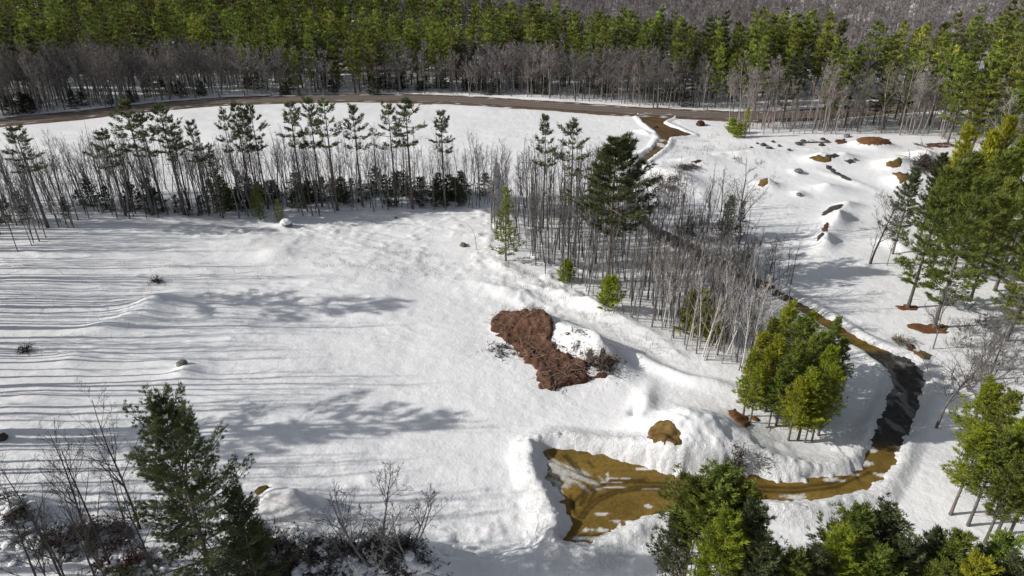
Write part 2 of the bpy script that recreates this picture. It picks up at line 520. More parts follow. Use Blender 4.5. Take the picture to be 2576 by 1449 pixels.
def rubble(x, y):
    o = np.zeros(x.shape)
    m = (x > -20) & (x < 110) & (y > 36) & (y < 260)
    sd = poly_sd(x[m], y[m], DRIVE)
    w = 1.9 + 1.9 * sstep(48, 30, x[m]) * sstep(100, 85, y[m])
    o[m] = sstep(w + 0.8, w - 0.6, sd)
    low = np.exp(-((x + 22) / 26) ** 2 - ((y - 48) / 9) ** 2)
    hp = np.zeros(x.shape)
    for u, v, rad in ((1430, 880, 9), (1500, 900, 7), (1700, 460, 10)):
        c = ground(u, v)
        hp = np.maximum(hp, np.exp(-((x - c[0]) ** 2 + (y - c[1]) ** 2) / rad ** 2) * 0.9)
    c = ground(1715, 1100)
    o = o * (1 - np.exp(-((x - c[0]) ** 2 + (y - c[1]) ** 2) / 5.5 ** 2))
    return np.clip(np.maximum(np.maximum(o, 0.6 * hp), 0.6 * low), 0, 1)
ra = snow_me.attributes.new('rubble', 'FLOAT', 'POINT')
ra.data.foreach_set('value', rubble(gx.ravel(), gy.ravel()).astype(np.float32))
snow = link('snow_ground', snow_me, M_SNOW)
tag(snow, 'snow covered ground with drifts, heaps and ploughed banks', 'snow', kind='structure')

def set_colour(me, cols):
    a = me.attributes.new('ground_colour', 'FLOAT_COLOR', 'POINT')
    a.data.foreach_set('color', np.concatenate([cols, np.ones((len(cols), 1))], 1).astype(np.float32).ravel())

# driveway and parking pad
def drive():
    st = 0.2
    x0, x1 = min(p[0] for p in DRIVE) - 2, max(p[0] for p in DRIVE) + 2
    y0, y1 = min(p[1] for p in DRIVE) - 2, max(p[1] for p in DRIVE) + 2
    ax, ay = np.arange(x0, x1, st), np.arange(y0, y1, st)
    X, Y = np.meshgrid(ax, ay)
    X, Y = X.ravel(), Y.ravel()
    sd = poly_sd(X, Y, DRIVE)
    F = grid_faces(len(ax), len(ay))
    F = F[(sd[F] < 1.0).all(1)]
    used = np.unique(F)
    idx = np.full(len(X), -1)
    idx[used] = np.arange(len(used))
    X, Y, sd = X[used], Y[used], sd[used]
    Z = land(X, Y) - 0.10 + 0.03 * fbm(X / 1.5, Y / 1.5, 31, 3)
    mud = np.array([0.185, 0.12, 0.028])
    brown = np.array([0.12, 0.075, 0.035])
    asph = np.array([0.058, 0.053, 0.048])
    ice = np.array([0.52, 0.5, 0.46])
    n1, n2 = fbm(X / 3, Y / 3, 32, 4), fbm(X / 0.8, Y / 0.8, 33, 3)
    c = mud[None] * (1 + 0.35 * n1)[:, None]
    # black top on the bend between the two mud stretches, ice patches on it
    pa = np.array(G([(2160, 884), (2350, 884), (2350, 1116), (2180, 1116)]))
    far = (Y > np.interp(X, [30, 62, 70], [110, 97, 88])) | ((sd < 9) & (Y > 97))
    blk = sstep(1.0, -1.0, poly_sd(X, Y, [tuple(p) for p in pa]) + 1.2 * n1)
    c = c * (1 - blk[:, None]) + asph[None] * (1 + 0.4 * n2)[:, None] * blk[:, None]
    ic = blk * sstep(0.02, 0.3, fbm(X / 1.3, Y / 3.0, 36, 5)) * 0.7
    c = c * (1 - ic[:, None]) + np.array([0.25, 0.24, 0.225])[None] * ic[:, None]
    ff = sstep(96, 104, Y) * sstep(190, 170, Y)
    c = c * (1 - ff[:, None]) + (np.array([0.10, 0.088, 0.078])[None] * (1 + 0.4 * n1)[:, None]) * ff[:, None]
    fb = sstep(178, 190, Y)
    c = c * (1 - fb[:, None]) + brown[None] * (1 + 0.5 * n1)[:, None] * fb[:, None]
    # packed ice and left-over snow on the pad
    pi_ = G([(1372, 1165), (1400, 1160), (1440, 1168), (1470, 1180), (1515, 1218), (1470, 1222), (1440, 1212), (1405, 1236), (1380, 1214)])
    d = poly_sd(X, Y, pi_)
    streak = fbm((X * 0.8 + Y * 0.6) / 0.5, (Y * 0.8 - X * 0.6) / 2.5, 35, 3)
    w = sstep(0.5, -0.5, d + 1.6 * streak) * sstep(-0.35, 0.15, fbm((X * 0.5 + Y * 0.86) / 0.35, (Y * 0.5 - X * 0.86) / 1.8, 37, 3) + 0.15)
    c = c * (1 - w[:, None]) + ice[None] * (1 + 0.25 * streak)[:, None] * w[:, None]
    for (u, v, a, b) in [(1516, 1291, .7, .14), (1632, 1271, .5, .3), (1624, 1178, 1.0, .12), (1555, 1202, 1.6, .07), (1545, 1211, 1.2, .06), (1550, 1224, 1.3, .07), (1640, 1228, 1.2, .07), (1528, 1199, .1, .7), (1553, 1309, .7, .16), (1505, 1332, 1.4, .22), (1470, 1352, 1.6, .2), (2188, 1128, .8, .5), (2172, 1164, 1.0, .3), (2142, 1190, 1.4, .25), (2218, 1194, 1.0, .3), (2102, 1205, 1.2, .25), (2000, 1247, 1.4, .35), (1665, 352, 1.2, 1.0), (1655, 362, 1.4, 1.2), (1668, 366, 1.2, 1.4)]:
        cx, cy = ground(u, v)
        q = ((X - cx) / a) ** 2 + ((Y - cy) / (b * 1.3)) ** 2 + 1.4 * fbm(X / 0.5, Y / 0.5, 38, 3) + 0.6 * n2
        k = sstep(1.3, 0.5, q)
        c = c * (1 - k[:, None]) + np.array([0.62, 0.6, 0.56])[None] * k[:, None]
    # tyre ruts sweeping across the pad
    rut = np.zeros(len(X))
    for pts in ([(1458, 1300), (1475, 1275), (1500, 1252), (1545, 1232), (1600, 1222), (1700, 1222)], [(1466, 1302), (1484, 1278), (1510, 1256), (1550, 1238), (1610, 1228), (1700, 1228)],
                [(1436, 1272), (1452, 1252), (1480, 1234), (1510, 1218), (1550, 1206), (1620, 1206)], [(1442, 1262), (1470, 1240), (1500, 1224), (1530, 1214), (1600, 1211), (1690, 1214)],
                [(1470, 1262), (1476, 1240), (1480, 1222)], [(1462, 1268), (1468, 1246), (1474, 1226)], [(1420, 1145), (1440, 1165), (1460, 1190)], [(1426, 1143), (1446, 1163), (1464, 1184)], [(1482, 1160), (1494, 1172)], [(1480, 1262), (1492, 1246), (1500, 1232)],
                [(1450, 1290), (1440, 1265), (1436, 1245)], [(1495, 1205), (1470, 1195), (1450, 1175)], [(1700, 1250), (1850, 1232), (2000, 1236), (2110, 1222), (2190, 1185)], [(1700, 1240), (1850, 1220), (2000, 1226), (2100, 1212), (2180, 1175)]):
        dd = line_d(X, Y, G(pts))[0]
        rut = np.maximum(rut, np.exp(-(dd / 0.24) ** 2))
    c = c * (1 - 0.6 * rut)[:, None]
    Z = Z - 0.07 * rut
    me = build_mesh('driveway', np.stack([X, Y, Z], 1), idx[F], True)
    set_colour(me, np.clip(c, 0.004, 0.9))
    tag(link('driveway', me, M_MUD), 'ochre mud and black asphalt driveway ending in a parking pad', 'driveway', kind='structure')
drive()

# the public road beyond the fields
def road():
    P = np.array(ROAD)
    seg = np.linalg.norm(np.diff(P, axis=0), axis=1)
    s = np.concatenate([[0], np.cumsum(seg)])
    from_s = np.linspace(0, s[-1], 260)
    cx, cy = np.interp(from_s, s, P[:, 0]), np.interp(from_s, s, P[:, 1])
    for _ in range(12):
        cx[1:-1] = (cx[:-2] + 2 * cx[1:-1] + cx[2:]) / 4
        cy[1:-1] = (cy[:-2] + 2 * cy[1:-1] + cy[2:]) / 4
    tx, ty = np.gradient(cx), np.gradient(cy)
    L = np.hypot(tx, ty)
    nx, ny = -ty / L, tx / L
    off = np.linspace(-7.6, 7.6, 44)
    X = cx[:, None] + nx[:, None] * off
    Y = cy[:, None] + ny[:, None] * off
    rag = 0.9 * fbm(X / 3.0, Y / 3.0, 41, 3)
    Z = land(X, Y) + 0.06 - 0.35 * sstep(5.8, 7.4, np.abs(off)[None] + rag)
    tar = np.array([0.17, 0.142, 0.125])
    sh = np.array([0.125, 0.085, 0.062])
    a = np.abs(off)[None] + 0.35 * rag
    k = sstep(3.4, 4.1, a)
    st = 1 + 0.22 * np.cos(off * 2.3)[None] + 0.12 * fbm(X / 8, Y / 2, 42, 3)
    c = tar[None, None] * st[..., None] * (1 - k[..., None]) + sh[None, None] * (1 + 0.4 * fbm(X / 2, Y / 2, 43, 3))[..., None] * k[..., None]
    w = sstep(0.35, 0.5, fbm(X / 2.0, Y / 1.2, 44, 3)) * k * 0.8
    c = c * (1 - w[..., None]) + 0.7 * w[..., None]
    me = build_mesh('road', np.stack([X.ravel(), Y.ravel(), Z.ravel()], 1), grid_faces(len(off), len(cx)), True)
    set_colour(me, np.clip(c.reshape(-1, 3), 0.01, 0.9))
    tag(link('road', me, M_ROAD), 'grey brown country road along the edge of the wood', 'road', kind='structure')
road()

# ------------------------------------------------------------------ tree building
def unit(v):
    return v / np.maximum(np.linalg.norm(v, axis=-1, keepdims=True), 1e-9)

def prisms(S, sides=3):
    """S: (n,8) rows p0 p1 r0 r1 -> verts, quads"""
    S = np.asarray(S, float)
    n = len(S)
    p0, p1, r0, r1 = S[:, :3], S[:, 3:6], S[:, 6], S[:, 7]
    d = unit(p1 - p0)
    ref = np.where(np.abs(d[:, 2:3]) > 0.9, np.array([[1.0, 0, 0]]), np.array([[0, 0, 1.0]]))
    a = unit(np.cross(d, ref))
    b = np.cross(d, a)
    V = np.empty((n, 2, sides, 3))
    for k in range(sides):
        t = 2 * math.pi * k / sides
        o = a * math.cos(t) + b * math.sin(t)
        V[:, 0, k] = p0 + o * r0[:, None]
        V[:, 1, k] = p1 + o * r1[:, None]
    base = (np.arange(n) * 2 * sides)[:, None]
    F = np.stack([np.concatenate([base + k, base + (k + 1) % sides, base + sides + (k + 1) % sides, base + sides + k], 1) for k in range(sides)], 1)
    return V.reshape(-1, 3), F.reshape(-1, 4)

def blades(P, D, L, W, rng):
    """thin needle sprays: one triangle each, base P, direction D"""
    side = unit(np.cross(D, unit(rng.normal(size=D.shape))))
    V = np.stack([P - side * (W / 2)[:, None], P + side * (W / 2)[:, None], P + D * L[:, None]], 1)
    return V.reshape(-1, 3), np.arange(len(P) * 3).reshape(-1, 3)

def pine_arrays(seed, h, cb=0.35, rad=3.5, tufts=14, blade=0.6, q=4, whorl=0.9, low=-4, high=48, fill=0.35, prof=0.75, limbs=(4, 6), wid=0.26, dead=True, sparse=0.0, lat=0.34, flat=0.03):
    rng = np.random.default_rng(seed)
    big, small = [], []
    n = 10
    zz = np.linspace(0, h, n + 1)
    wob = np.cumsum(rng.normal(0, 0.012 * h / 10, (n + 1, 2)), 0)
    wob[0] = 0
    r = 0.0115 * h * (1 - zz / h) ** 0.8 + 0.02
    r[0] *= 1.25
    for i in range(n):
        big.append([*wob[i], zz[i] - (0.5 if i == 0 else 0), *wob[i + 1], zz[i + 1], r[i], r[i + 1]])
    P, D = [], []
    z = cb * h
    az0 = rng.uniform(0, 6.28)
    lob = rng.uniform(0, 6.28, 3)
    while z < h * 0.985:
        t = (z - cb * h) / (h - cb * h)
        Lm = rad * (1 - t) ** prof * min(1.0, 0.62 + 3.0 * t) + 0.35
        k = rng.integers(limbs[0], limbs[1] + 1)
        az0 += rng.uniform(0.4, 1.4)
        c = np.array([np.interp(z, zz, wob[:, 0]), np.interp(z, zz, wob[:, 1]), z])
        for j in range(k):
            if rng.random() < sparse: continue
            az = az0 + 6.283 * j / k + rng.normal(0, 0.25)
            L = Lm * rng.uniform(0.55, 1.12) * (1 + 0.2 * math.sin(az + lob[0]) + 0.18 * math.sin(2 * az + lob[1] + z))
            el = math.radians(low + (high - low) * t ** 1.3 + rng.normal(0, 7))
            d0 = np.array([math.cos(az) * math.cos(el), math.sin(az) * math.cos(el), math.sin(el)])
            up = np.array([0, 0, 1.0])
            p1 = c + d0 * L * 0.55 - up * 0.03 * L
            p2 = c + d0 * L + up * L * 0.10
            rb = max(0.018, 0.014 * L)
            small.append([*c, *p1, rb, rb * 0.7])
            small.append([*p1, *p2, rb * 0.7, rb * 0.25])
            m = max(3, int(tufts * (0.25 + 0.75 * L / rad)))
            u = 1 - (1 - fill) * rng.random(m) ** 0.85
            s = np.array([-math.sin(az), math.cos(az), 0])
            spread = L * lat * (1.12 - u) + 0.18
            off = rng.uniform(-1, 1, m) * spread
            base = np.where((u < 0.55)[:, None], c + (p1 - c) * (u / 0.55)[:, None], p1 + (p2 - p1) * ((u - 0.55) / 0.45)[:, None])
            tp = base + s * off[:, None] + up * (rng.normal(0, flat, m) * L + 0.10 * L * u ** 2)[:, None] + d0 * (np.abs(off) * 0.3)[:, None]
            P.append(tp)
            D.append(unit(d0 * 0.9 + s * np.sign(off)[:, None] * 0.5 + up * 0.25))
        z += whorl * rng.uniform(0.7, 1.3) * (1.15 - 0.5 * t)
    if dead:
        z = cb * h * 0.35
        while z < cb * h:
            az, L = rng.uniform(0, 6.28), rng.uniform(0.3, 0.9) * rad * 0.6
            c = np.array([np.interp(z, zz, wob[:, 0]), np.interp(z, zz, wob[:, 1]), z])
            d = np.array([math.cos(az), math.sin(az), rng.uniform(-0.1, 0.25)])
            small.append([*c, *(c + d * L), 0.03, 0.01])
            z += rng.uniform(0.25, 0.8)
    # leader
    P.append(np.tile([*wob[-1], h * 0.99], (4, 1)))
    D.append(np.tile([0, 0, 1.0], (4, 1)))
    P, D = np.concatenate(P), np.concatenate(D)
    P = np.repeat(P, q, 0)
    D = unit(np.repeat(D, q, 0) + rng.normal(0, 0.5, (len(P), 3)) * [1, 1, 0.8] + np.array([0, 0, 0.2]))
    P = P + rng.normal(0, blade * 0.22, P.shape) * [1, 1, 0.6]
    L = blade * rng.uniform(0.6, 1.25, len(P))
    cv, cf = blades(P, D, L, L * wid * rng.uniform(0.7, 1.3, len(P)), rng)
    bv, bf = prisms(big, 7)
    sv, sf = prisms(small, 3)
    return np.concatenate([bv, sv]), np.concatenate([bf, sf + len(bv)]), cv, cf

def pine_meshes(name, n, **kw):
    out = []
    for i in range(n):
        k = dict(kw)
        tv, tf, cv, cf = pine_arrays(k.pop('seed') + i * 7, **k)
        out.append((build_mesh(name + '_trunk', tv, tf, True), build_mesh(name + '_crown', cv, cf)))
    return out

def bare_segs(seed, h, r0, ang=(35, 50, 45), start=(0.35, 0.25, 0.15), ratio=(0.45, 0.5, 0.45), kids=(14, 6, 4), levels=3, wig=(0.04, 0.1, 0.16), trop=(0.03, 0.09, 0.05), lean=0.03, fork=0.0, rmin=0.008):
    rng = np.random.default_rng(seed)
    segs = []
    def grow(p, d, L, r, lv):
        n = (9, 5, 3, 2)[lv]
        nk = kids[lv] if lv < levels else 0
        ks = np.sort(rng.uniform(start[lv] if lv < 3 else 0, 1.0, max(0, int(nk * rng.uniform(0.7, 1.3))))) if nk else []
        pts = [p]
        dirs = []
        for i in range(n):
            d = unit(d + rng.normal(0, wig[min(lv, 2)], 3) + np.array([0, 0, trop[min(lv, 2)]]))
            q = pts[-1] + d * (L / n)
            ra, rb = r * (1 - 0.85 * i / n), r * (1 - 0.85 * (i + 1) / n)
            segs.append((lv, [*pts[-1], *q, max(ra, rmin), max(rb, rmin * 0.8)]))
            pts.append(q)
            dirs.append(d)
        for f in ks:
            i = min(n - 1, int(f * n))
            b = pts[i] + (pts[i + 1] - pts[i]) * (f * n - i)
            dd = dirs[i]
            a = math.radians(ang[lv] + rng.normal(0, 9))
            e = unit(np.cross(dd, rng.normal(size=3)))
            nd = unit(dd * math.cos(a) + e * math.sin(a))
            rem = (1 - 0.72 * (f - start[lv]) / (1 - start[lv]))
            grow(b, nd, L * ratio[lv] * rem * rng.uniform(0.7, 1.15), max(0.008, r * (1 - 0.85 * f) * 0.6), lv + 1)
    d0 = unit(np.array([rng.normal(0, lean), rng.normal(0, lean), 1.0]))
    if fork:
        nst = rng.integers(3, 6)
        for k in range(nst):
            a = 6.28 * k / nst + rng.uniform(0, 1)
            grow(np.array([0, 0, -0.3]), unit(np.array([math.cos(a) * fork, math.sin(a) * fork, 1.0])), h * rng.uniform(0.75, 1.0), r0, 0)
    else:
        grow(np.array([0, 0, -0.4]), d0, h * 1.0, r0, 0)
    return segs

def bare_meshes(name, n, split=False, **kw):
    out = []
    for i in range(n):
        k = dict(kw)
        segs = bare_segs(k.pop('seed') + i * 13, **k)
        a = prisms([s for lv, s in segs if lv == 0], 6)
        b = prisms([s for lv, s in segs if lv > 0], 3)
        if split:
            out.append((build_mesh(name + '_trunk', a[0], a[1], True), build_mesh(name + '_crown', b[0], b[1])))
        else:
            out.append((build_mesh(name, np.concatenate([a[0], b[0]]), np.concatenate([a[1], b[1] + len(a[0])])),))
    return out

def put_tree(name, meshes, mats, x, y, scale, label, cat, group=None, rz=None, sink=0.15, tilt=0.0, wide=1.0):
    z = T(x, y) - sink
    rz = RNG.uniform(0, 6.28) if rz is None else rz
    if len(meshes) == 1:
        o = bpy.data.objects.new(name, meshes[0])
        if not meshes[0].materials: meshes[0].materials.append(mats[0])
    else:
        o = bpy.data.objects.new(name, None)
        o.empty_display_size = 0.5
        for part, me, ma in zip(('trunk', 'crown'), meshes, mats):
            c = bpy.data.objects.new(part, me)
            if not me.materials: me.materials.append(ma)
            COL.objects.link(c)
            c.parent = o
    COL.objects.link(o)
    o.location = (x, y, z)
    o.rotation_euler = (RNG.normal(0, tilt) if tilt else 0, RNG.normal(0, tilt) if tilt else 0, rz)
    o.scale = (scale * wide, scale * wide, scale)
    return tag(o, label, cat, group)

NADIR_V = 724.5 + F_PX / math.tan(PITCH)
def from_top(ut, vt, vb):
    """ground point and height of an upright tree seen from (ut, vt) down to row vb"""
    ub = ut + (1288 - ut) * (vb - vt) / (NADIR_V - vt)
    x, y = ground(ub, vb)
    d = ray(ut, vt)
    zt = CAM_H + d[2] / math.hypot(d[0], d[1]) * math.hypot(x, y)
    return x, y, zt - T(x, y)
def from_height(ut, vt, h):
    d = ray(ut, vt)
    g = 0.0
    for _ in range(6):
        t = (g + h - CAM_H) / d[2]
        g = float(land(d[0] * t, d[1] * t))
    return d[0] * t, d[1] * t

def in_poly(poly, n, rng, mind=0.0):
    P = np.array(poly)
    out = []
    tries = 0
    while len(out) < n and tries < n * 60:
        tries += 1
        x, y = rng.uniform(P[:, 0].min(), P[:, 0].max()), rng.uniform(P[:, 1].min(), P[:, 1].max())
        if poly_sd(np.array([x]), np.array([y]), poly)[0] < 0 and all((x - a) ** 2 + (y - b) ** 2 > mind * mind for a, b in out):
            out.append((x, y))
    return out

# ---- pines standing in the thin strip between the two snow fields
STRIP_PINE = pine_meshes('strip_pine', 6, seed=100, h=22, cb=0.60, rad=4.0, tufts=27, blade=0.58, q=6, whorl=1.65, low=4, high=52, fill=0.3, sparse=0.14, wid=0.24, limbs=(4, 5), prof=0.6)
SPECS = [
    (35, 322, 575, 1.3, 'drooping pine standing at the left end of the tree strip'),
    (255, 322, 548, 1.2, 'broad low pine just left of the crowded pine group in the strip'),
    (312, 258, 545, 1.15, 'tallest pine of the crowded group at the left of the tree strip'),
    (348, 282, 535, 1.05, 'pine squeezed in the middle of the crowded group in the strip'),
    (398, 262, 540, 1.15, 'dense pine on the right side of the crowded group in the strip'),
    (424, 300, 528, 0.9, 'shorter pine leaning against the crowded group in the strip'),
    (478, 308, 535, 0.85, 'narrow lone pine right of the crowded group in the strip'),
    (556, 268, 530, 0.7, 'thin wispy pine left of the tight trio in the strip'),
    (588, 264, 522, 0.8, 'left pine of the tight trio with brown lower boughs'),
    (606, 270, 530, 0.75, 'middle pine of the tight trio with brown lower boughs'),
    (628, 262, 525, 0.85, 'right pine of the tight trio with brown lower boughs'),
    (726, 258, 522, 0.95, 'bushy pine left of the two tall open pines in the strip'),
    (774, 252, 520, 0.9, 'tall open pine beside the tallest layered pine of the strip'),
    (813, 246, 528, 1.05, 'tall layered pine with wide tiers in the middle of the strip'),
    (886, 270, 520, 0.95, 'lone pine with clear tiers between the two tall pairs'),
    (976, 262, 520, 0.9, 'shorter pine of the pair near the middle of the picture'),
    (1018, 247, 526, 1.1, 'tallest and densest pine of the pair near the middle of the picture'),
    (1108, 280, 520, 0.9, 'solitary pine with a rounded tuft right of the tall pair'),
    (1372, 295, 575, 0.8, 'small flat topped pine left of the spiky dark pine'),
    (1443, 297, 610, 1.05, 'spiky dark pine left of the large full pine in the strip'),
]
for i, (ut, vt, vb, wd, lab) in enumerate(SPECS):
    x, y, h = from_top(ut, vt, vb)
    put_tree('pine_tree', STRIP_PINE[i % 6], (M_BARK, M_DARKN), x, y, h / 22, lab, 'pine tree', 'pines in the strip between the snow fields', wide=wd)
HERO = pine_meshes('full_pine', 1, seed=210, h=25, cb=0.40, rad=6.8, tufts=64, blade=0.58, q=8, whorl=1.5, low=4, high=55, fill=0.25, wid=0.24, prof=0.7, limbs=(5, 6))
x, y, h = from_top(1556, 346, 705)
put_tree('pine_tree', HERO[0], (M_BARK, M_DARKN), x, y, h / 25, 'large full green pine towering over the bare strip at its bend', 'pine tree', rz=0.6, wide=1.3)
x, y, h = from_top(1515, 385, 660)
put_tree('pine_tree', STRIP_PINE[2], (M_BARK, M_DARKN), x, y, h / 22, 'slim dark pine pressed against the left of the large full pine', 'pine tree', wide=1.1)

# ---- small dark conifers under the strip
DARK = pine_meshes('small_conifer', 4, seed=300, h=6, cb=0.05, rad=2.2, tufts=13, blade=0.42, q=5, whorl=0.55, low=-4, high=45, fill=0.15, dead=False, wid=0.28, sparse=0.15, lat=0.5)
for x, y in in_poly(G([(560, 528), (800, 520), (1230, 516), (1235, 484), (900, 480), (560, 492)]), 58, RNG, 1.2) + in_poly(G([(0, 560), (560, 540), (560, 500), (0, 520)]), 18, RNG, 2):
    put_tree('small_conifer', DARK[RNG.integers(4)], (M_BARK, M_DEEP), x, y, RNG.uniform(0.4, 0.95), 'small dark conifer growing under the bare trees of the strip', 'small conifer', 'dark understory conifers in the strip', wide=RNG.uniform(0.9, 1.5))
x, y, h = from_top(522, 360, 548)
put_tree('spire_conifer', pine_meshes('spire_conifer', 1, seed=330, h=14, cb=0.12, rad=2.4, tufts=9, blade=0.5, q=4, whorl=0.7, low=-8, high=35, fill=0.2, prof=1.0)[0], (M_BARK, M_DEEP), x, y, h / 14, 'dark spire shaped conifer among the bare trees of the strip', 'conifer')
MIDC = pine_meshes('thin_conifer', 3, seed=340, h=11, cb=0.12, rad=1.9, tufts=11, blade=0.5, q=4, whorl=0.62, low=0, high=45, fill=0.2, sparse=0.15)
for ut, vt, vb, wd, mt, lab in [(1272, 472, 655, 1.0, M_NEEDLE, 'green conifer at the corner where the strip turns'), (1840, 492, 600, 1.2, M_DARKN, 'brownish conifer in front of the snowy hollow on the right'), (1872, 505, 590, 0.8, M_DARKN, 'thin conifer right of the brownish one by the hollow'), (640, 470, 552, 1.3, M_NEEDLE, 'bushy green conifer at the front of the strip left of the snow capped rock'), (695, 500, 556, 1.2, M_NEEDLE, 'low green conifer behind the snow capped rock')]:
    x, y, h = from_top(ut, vt, vb)
    put_tree('thin_conifer', tuple(m.copy() for m in MIDC[RNG.integers(3)]), (M_BARK, mt), x, y, h / 11, lab, 'conifer', wide=wd)

# ---- bright young pines
YOUNG = pine_meshes('young_pine', 5, seed=400, h=11, cb=0.27, rad=2.1, tufts=24, blade=0.34, q=8, whorl=0.62, low=14, high=66, fill=0.1, prof=0.7, wid=0.22, lat=0.5, sparse=0.2)
LOWY = pine_meshes('low_pine', 2, seed=440, h=4.5, cb=0.08, rad=1.7, tufts=18, blade=0.4, q=6, whorl=0.42, low=10, high=55, fill=0.1, dead=False, lat=0.45)
for ut, vt, vb, lab in [(1428, 655, 702, 'tiny green pine between the thin poles of the strip'), (1536, 698, 778, 'bright low pine at the foot of the large full pine'), (1762, 735, 830, 'yellow green young pine among the birches'), (1800, 770, 850, 'dull green young pine behind the birches')]:
    x, y, h = from_top(ut, vt, vb)
    put_tree('young_pine', LOWY[RNG.integers(2)], (M_BARK, M_YOUNG), x, y, h / 4.5, lab, 'young pine', wide=1.2)
CL = [(1990, 765, 11.5, M_YOUNG, 'topmost young pine of the thicket beside the black bend'), (2045, 785, 11, M_YOUNG, 'dark green young pine at the back right of the thicket'), (1925, 835, 10.5, M_YOUNG, 'tall yellow green pine on the left side of the thicket'), (1900, 890, 9.5, M_YOUNG, 'lower yellow green pine at the left foot of the thicket'), (1965, 850, 11, M_YOUNG, 'shaded pine deep inside the thicket'), (2015, 860, 11, M_NEEDLE, 'dark pine in the middle of the thicket'), (2085, 835, 10.5, M_NEEDLE, 'young pine on the right flank of the thicket'), (2110, 800, 9, M_NEEDLE, 'dark thin pine at the driveway end of the thicket'), (2095, 875, 11, M_YOUNG, 'brightest yellow pine on the right of the thicket'), (2050, 935, 10, M_YOUNG, 'bright pine lowest in front of the thicket'), (2020, 955, 9, M_YOUNG, 'small bright pine at the front foot of the thicket'), (2085, 945, 9.5, M_NEEDLE, 'green pine at the front right of the thicket'), (1950, 800, 10, M_NEEDLE, 'dark pine behind the pale bare tree of the thicket')]
CL += [(1945, 870, 9.5, M_YOUNG, 'yellow pine between the left side and the shaded middle of the thicket'), (2025, 800, 11, M_NEEDLE, 'green pine just below the topmost one of the thicket'), (2065, 835, 11, M_NEEDLE, 'green pine at the centre right of the thicket'), (2125, 850, 9.5, M_NEEDLE, 'green pine at the outer right edge of the thicket'), (2105, 920, 10, M_YOUNG, 'yellow pine low on the right edge of the thicket'), (1990, 900, 10, M_NEEDLE, 'dark pine above the front foot of the thicket'), (1915, 925, 8.5, M_YOUNG, 'short yellow pine at the lower left of the thicket'), (2060, 975, 8, M_YOUNG, 'short bright pine at the very front of the thicket'), (1965, 930, 8.5, M_NEEDLE, 'short green pine in front of the dark middle of the thicket')]
YM = {}
def mesh_for(proto, mat):
    k = (proto[0].name, mat.name)
    if k not in YM:
        YM[k] = tuple(m.copy() for m in proto)
        for m in YM[k]: m.materials.clear()
    return YM[k]
for i, (ut, vt, h, mt, lab) in enumerate(CL):
    x, y = from_height(ut, vt, h)
    put_tree('young_pine', mesh_for(YOUNG[i % 5], mt), (M_BARK, mt), x, y, h / 11, lab, 'young pine', 'young pines of the thicket by the driveway bend', wide=RNG.uniform(0.95, 1.3))
FORE = pine_meshes('leafy_pine', 4, seed=450, h=14, cb=0.38, rad=2.6, tufts=40, blade=0.30, q=10, whorl=0.68, sparse=0.12, low=5, high=62, fill=0.12, prof=0.6, wid=0.24, lat=0.42)
FR = [(1825, 1182, 14, M_NEEDLE, 'brownish green pine reaching over the parking pad'), (1760, 1215, 13.5, M_NEEDLE, 'green pine at the left of the clump below the parking pad'), (1905, 1275, 14, M_DARKN, 'dark pine right of the clump below the parking pad'), (1840, 1300, 14.5, M_YOUNG, 'yellow green pine low in the clump below the parking pad'), (1800, 1235, 13.5, M_NEEDLE, 'green pine hanging in the middle of the clump below the parking pad'), (1715, 1300, 10, M_DARKN, 'thin dark pine at the left flank of the clump below the parking pad'), (2010, 1400, 12, M_NEEDLE, 'low pine in the gap between the two bottom clumps'), (2060, 1385, 12, M_DARKN, 'dark low pine left of the bright yellow one at the bottom edge'), (1880, 1225, 13, M_NEEDLE, 'pine at the upper right of the clump reaching over the driveway'), (1930, 1370, 13, M_DARKN, 'dark pine at the bottom edge beside the yellow green one'),
      (2175, 1288, 13, M_NEEDLE, 'pine with pointed shoots right of the blue shaded snow'), (2245, 1282, 13, M_DARKN, 'spiky dark pine pointing at the driveway bend from the bottom'), (2125, 1345, 13, M_YOUNG, 'bright yellow pine at the bottom edge left of the spiky dark pine'), (2290, 1370, 12, M_DARKN, 'dark pine at the bottom edge right of the spiky one'), (2210, 1385, 12, M_NEEDLE, 'low pine at the bottom edge between bright and dark neighbours'),
      (2420, 1340, 13, M_NEEDLE, 'green pine in the bottom right corner clump'), (2365, 1345, 12, M_DARKN, 'thin dark pine left of the bottom right corner clump'), (2535, 1345, 13, M_NEEDLE, 'pine in the extreme bottom right corner'), (2475, 1400, 13, M_YOUNG, 'yellow green pine at the bottom of the right corner clump'), (2385, 1425, 12, M_NEEDLE, 'lowest pine of the bottom right corner clump'), (2570, 1410, 13, M_DARKN, 'dark pine cut by the bottom right corner')]
HIGH = pine_meshes('high_pine', 2, seed=480, h=14, cb=0.62, rad=2.8, tufts=42, blade=0.30, q=10, sparse=0.12, whorl=0.5, low=5, high=58, fill=0.12, prof=0.6, wid=0.24, lat=0.42)
for i, (ut, vt, h, mt, lab) in enumerate(FR):
    x, y = from_height(ut, vt, h)
    put_tree('leafy_pine', mesh_for(HIGH[i % 2] if ut < 1830 and vt < 1250 else FORE[i % 4], mt), (M_BARK, mt), x, y, h / 14, lab, 'pine', 'pines along the bottom right of the picture', wide=RNG.uniform(1.15, 1.4))
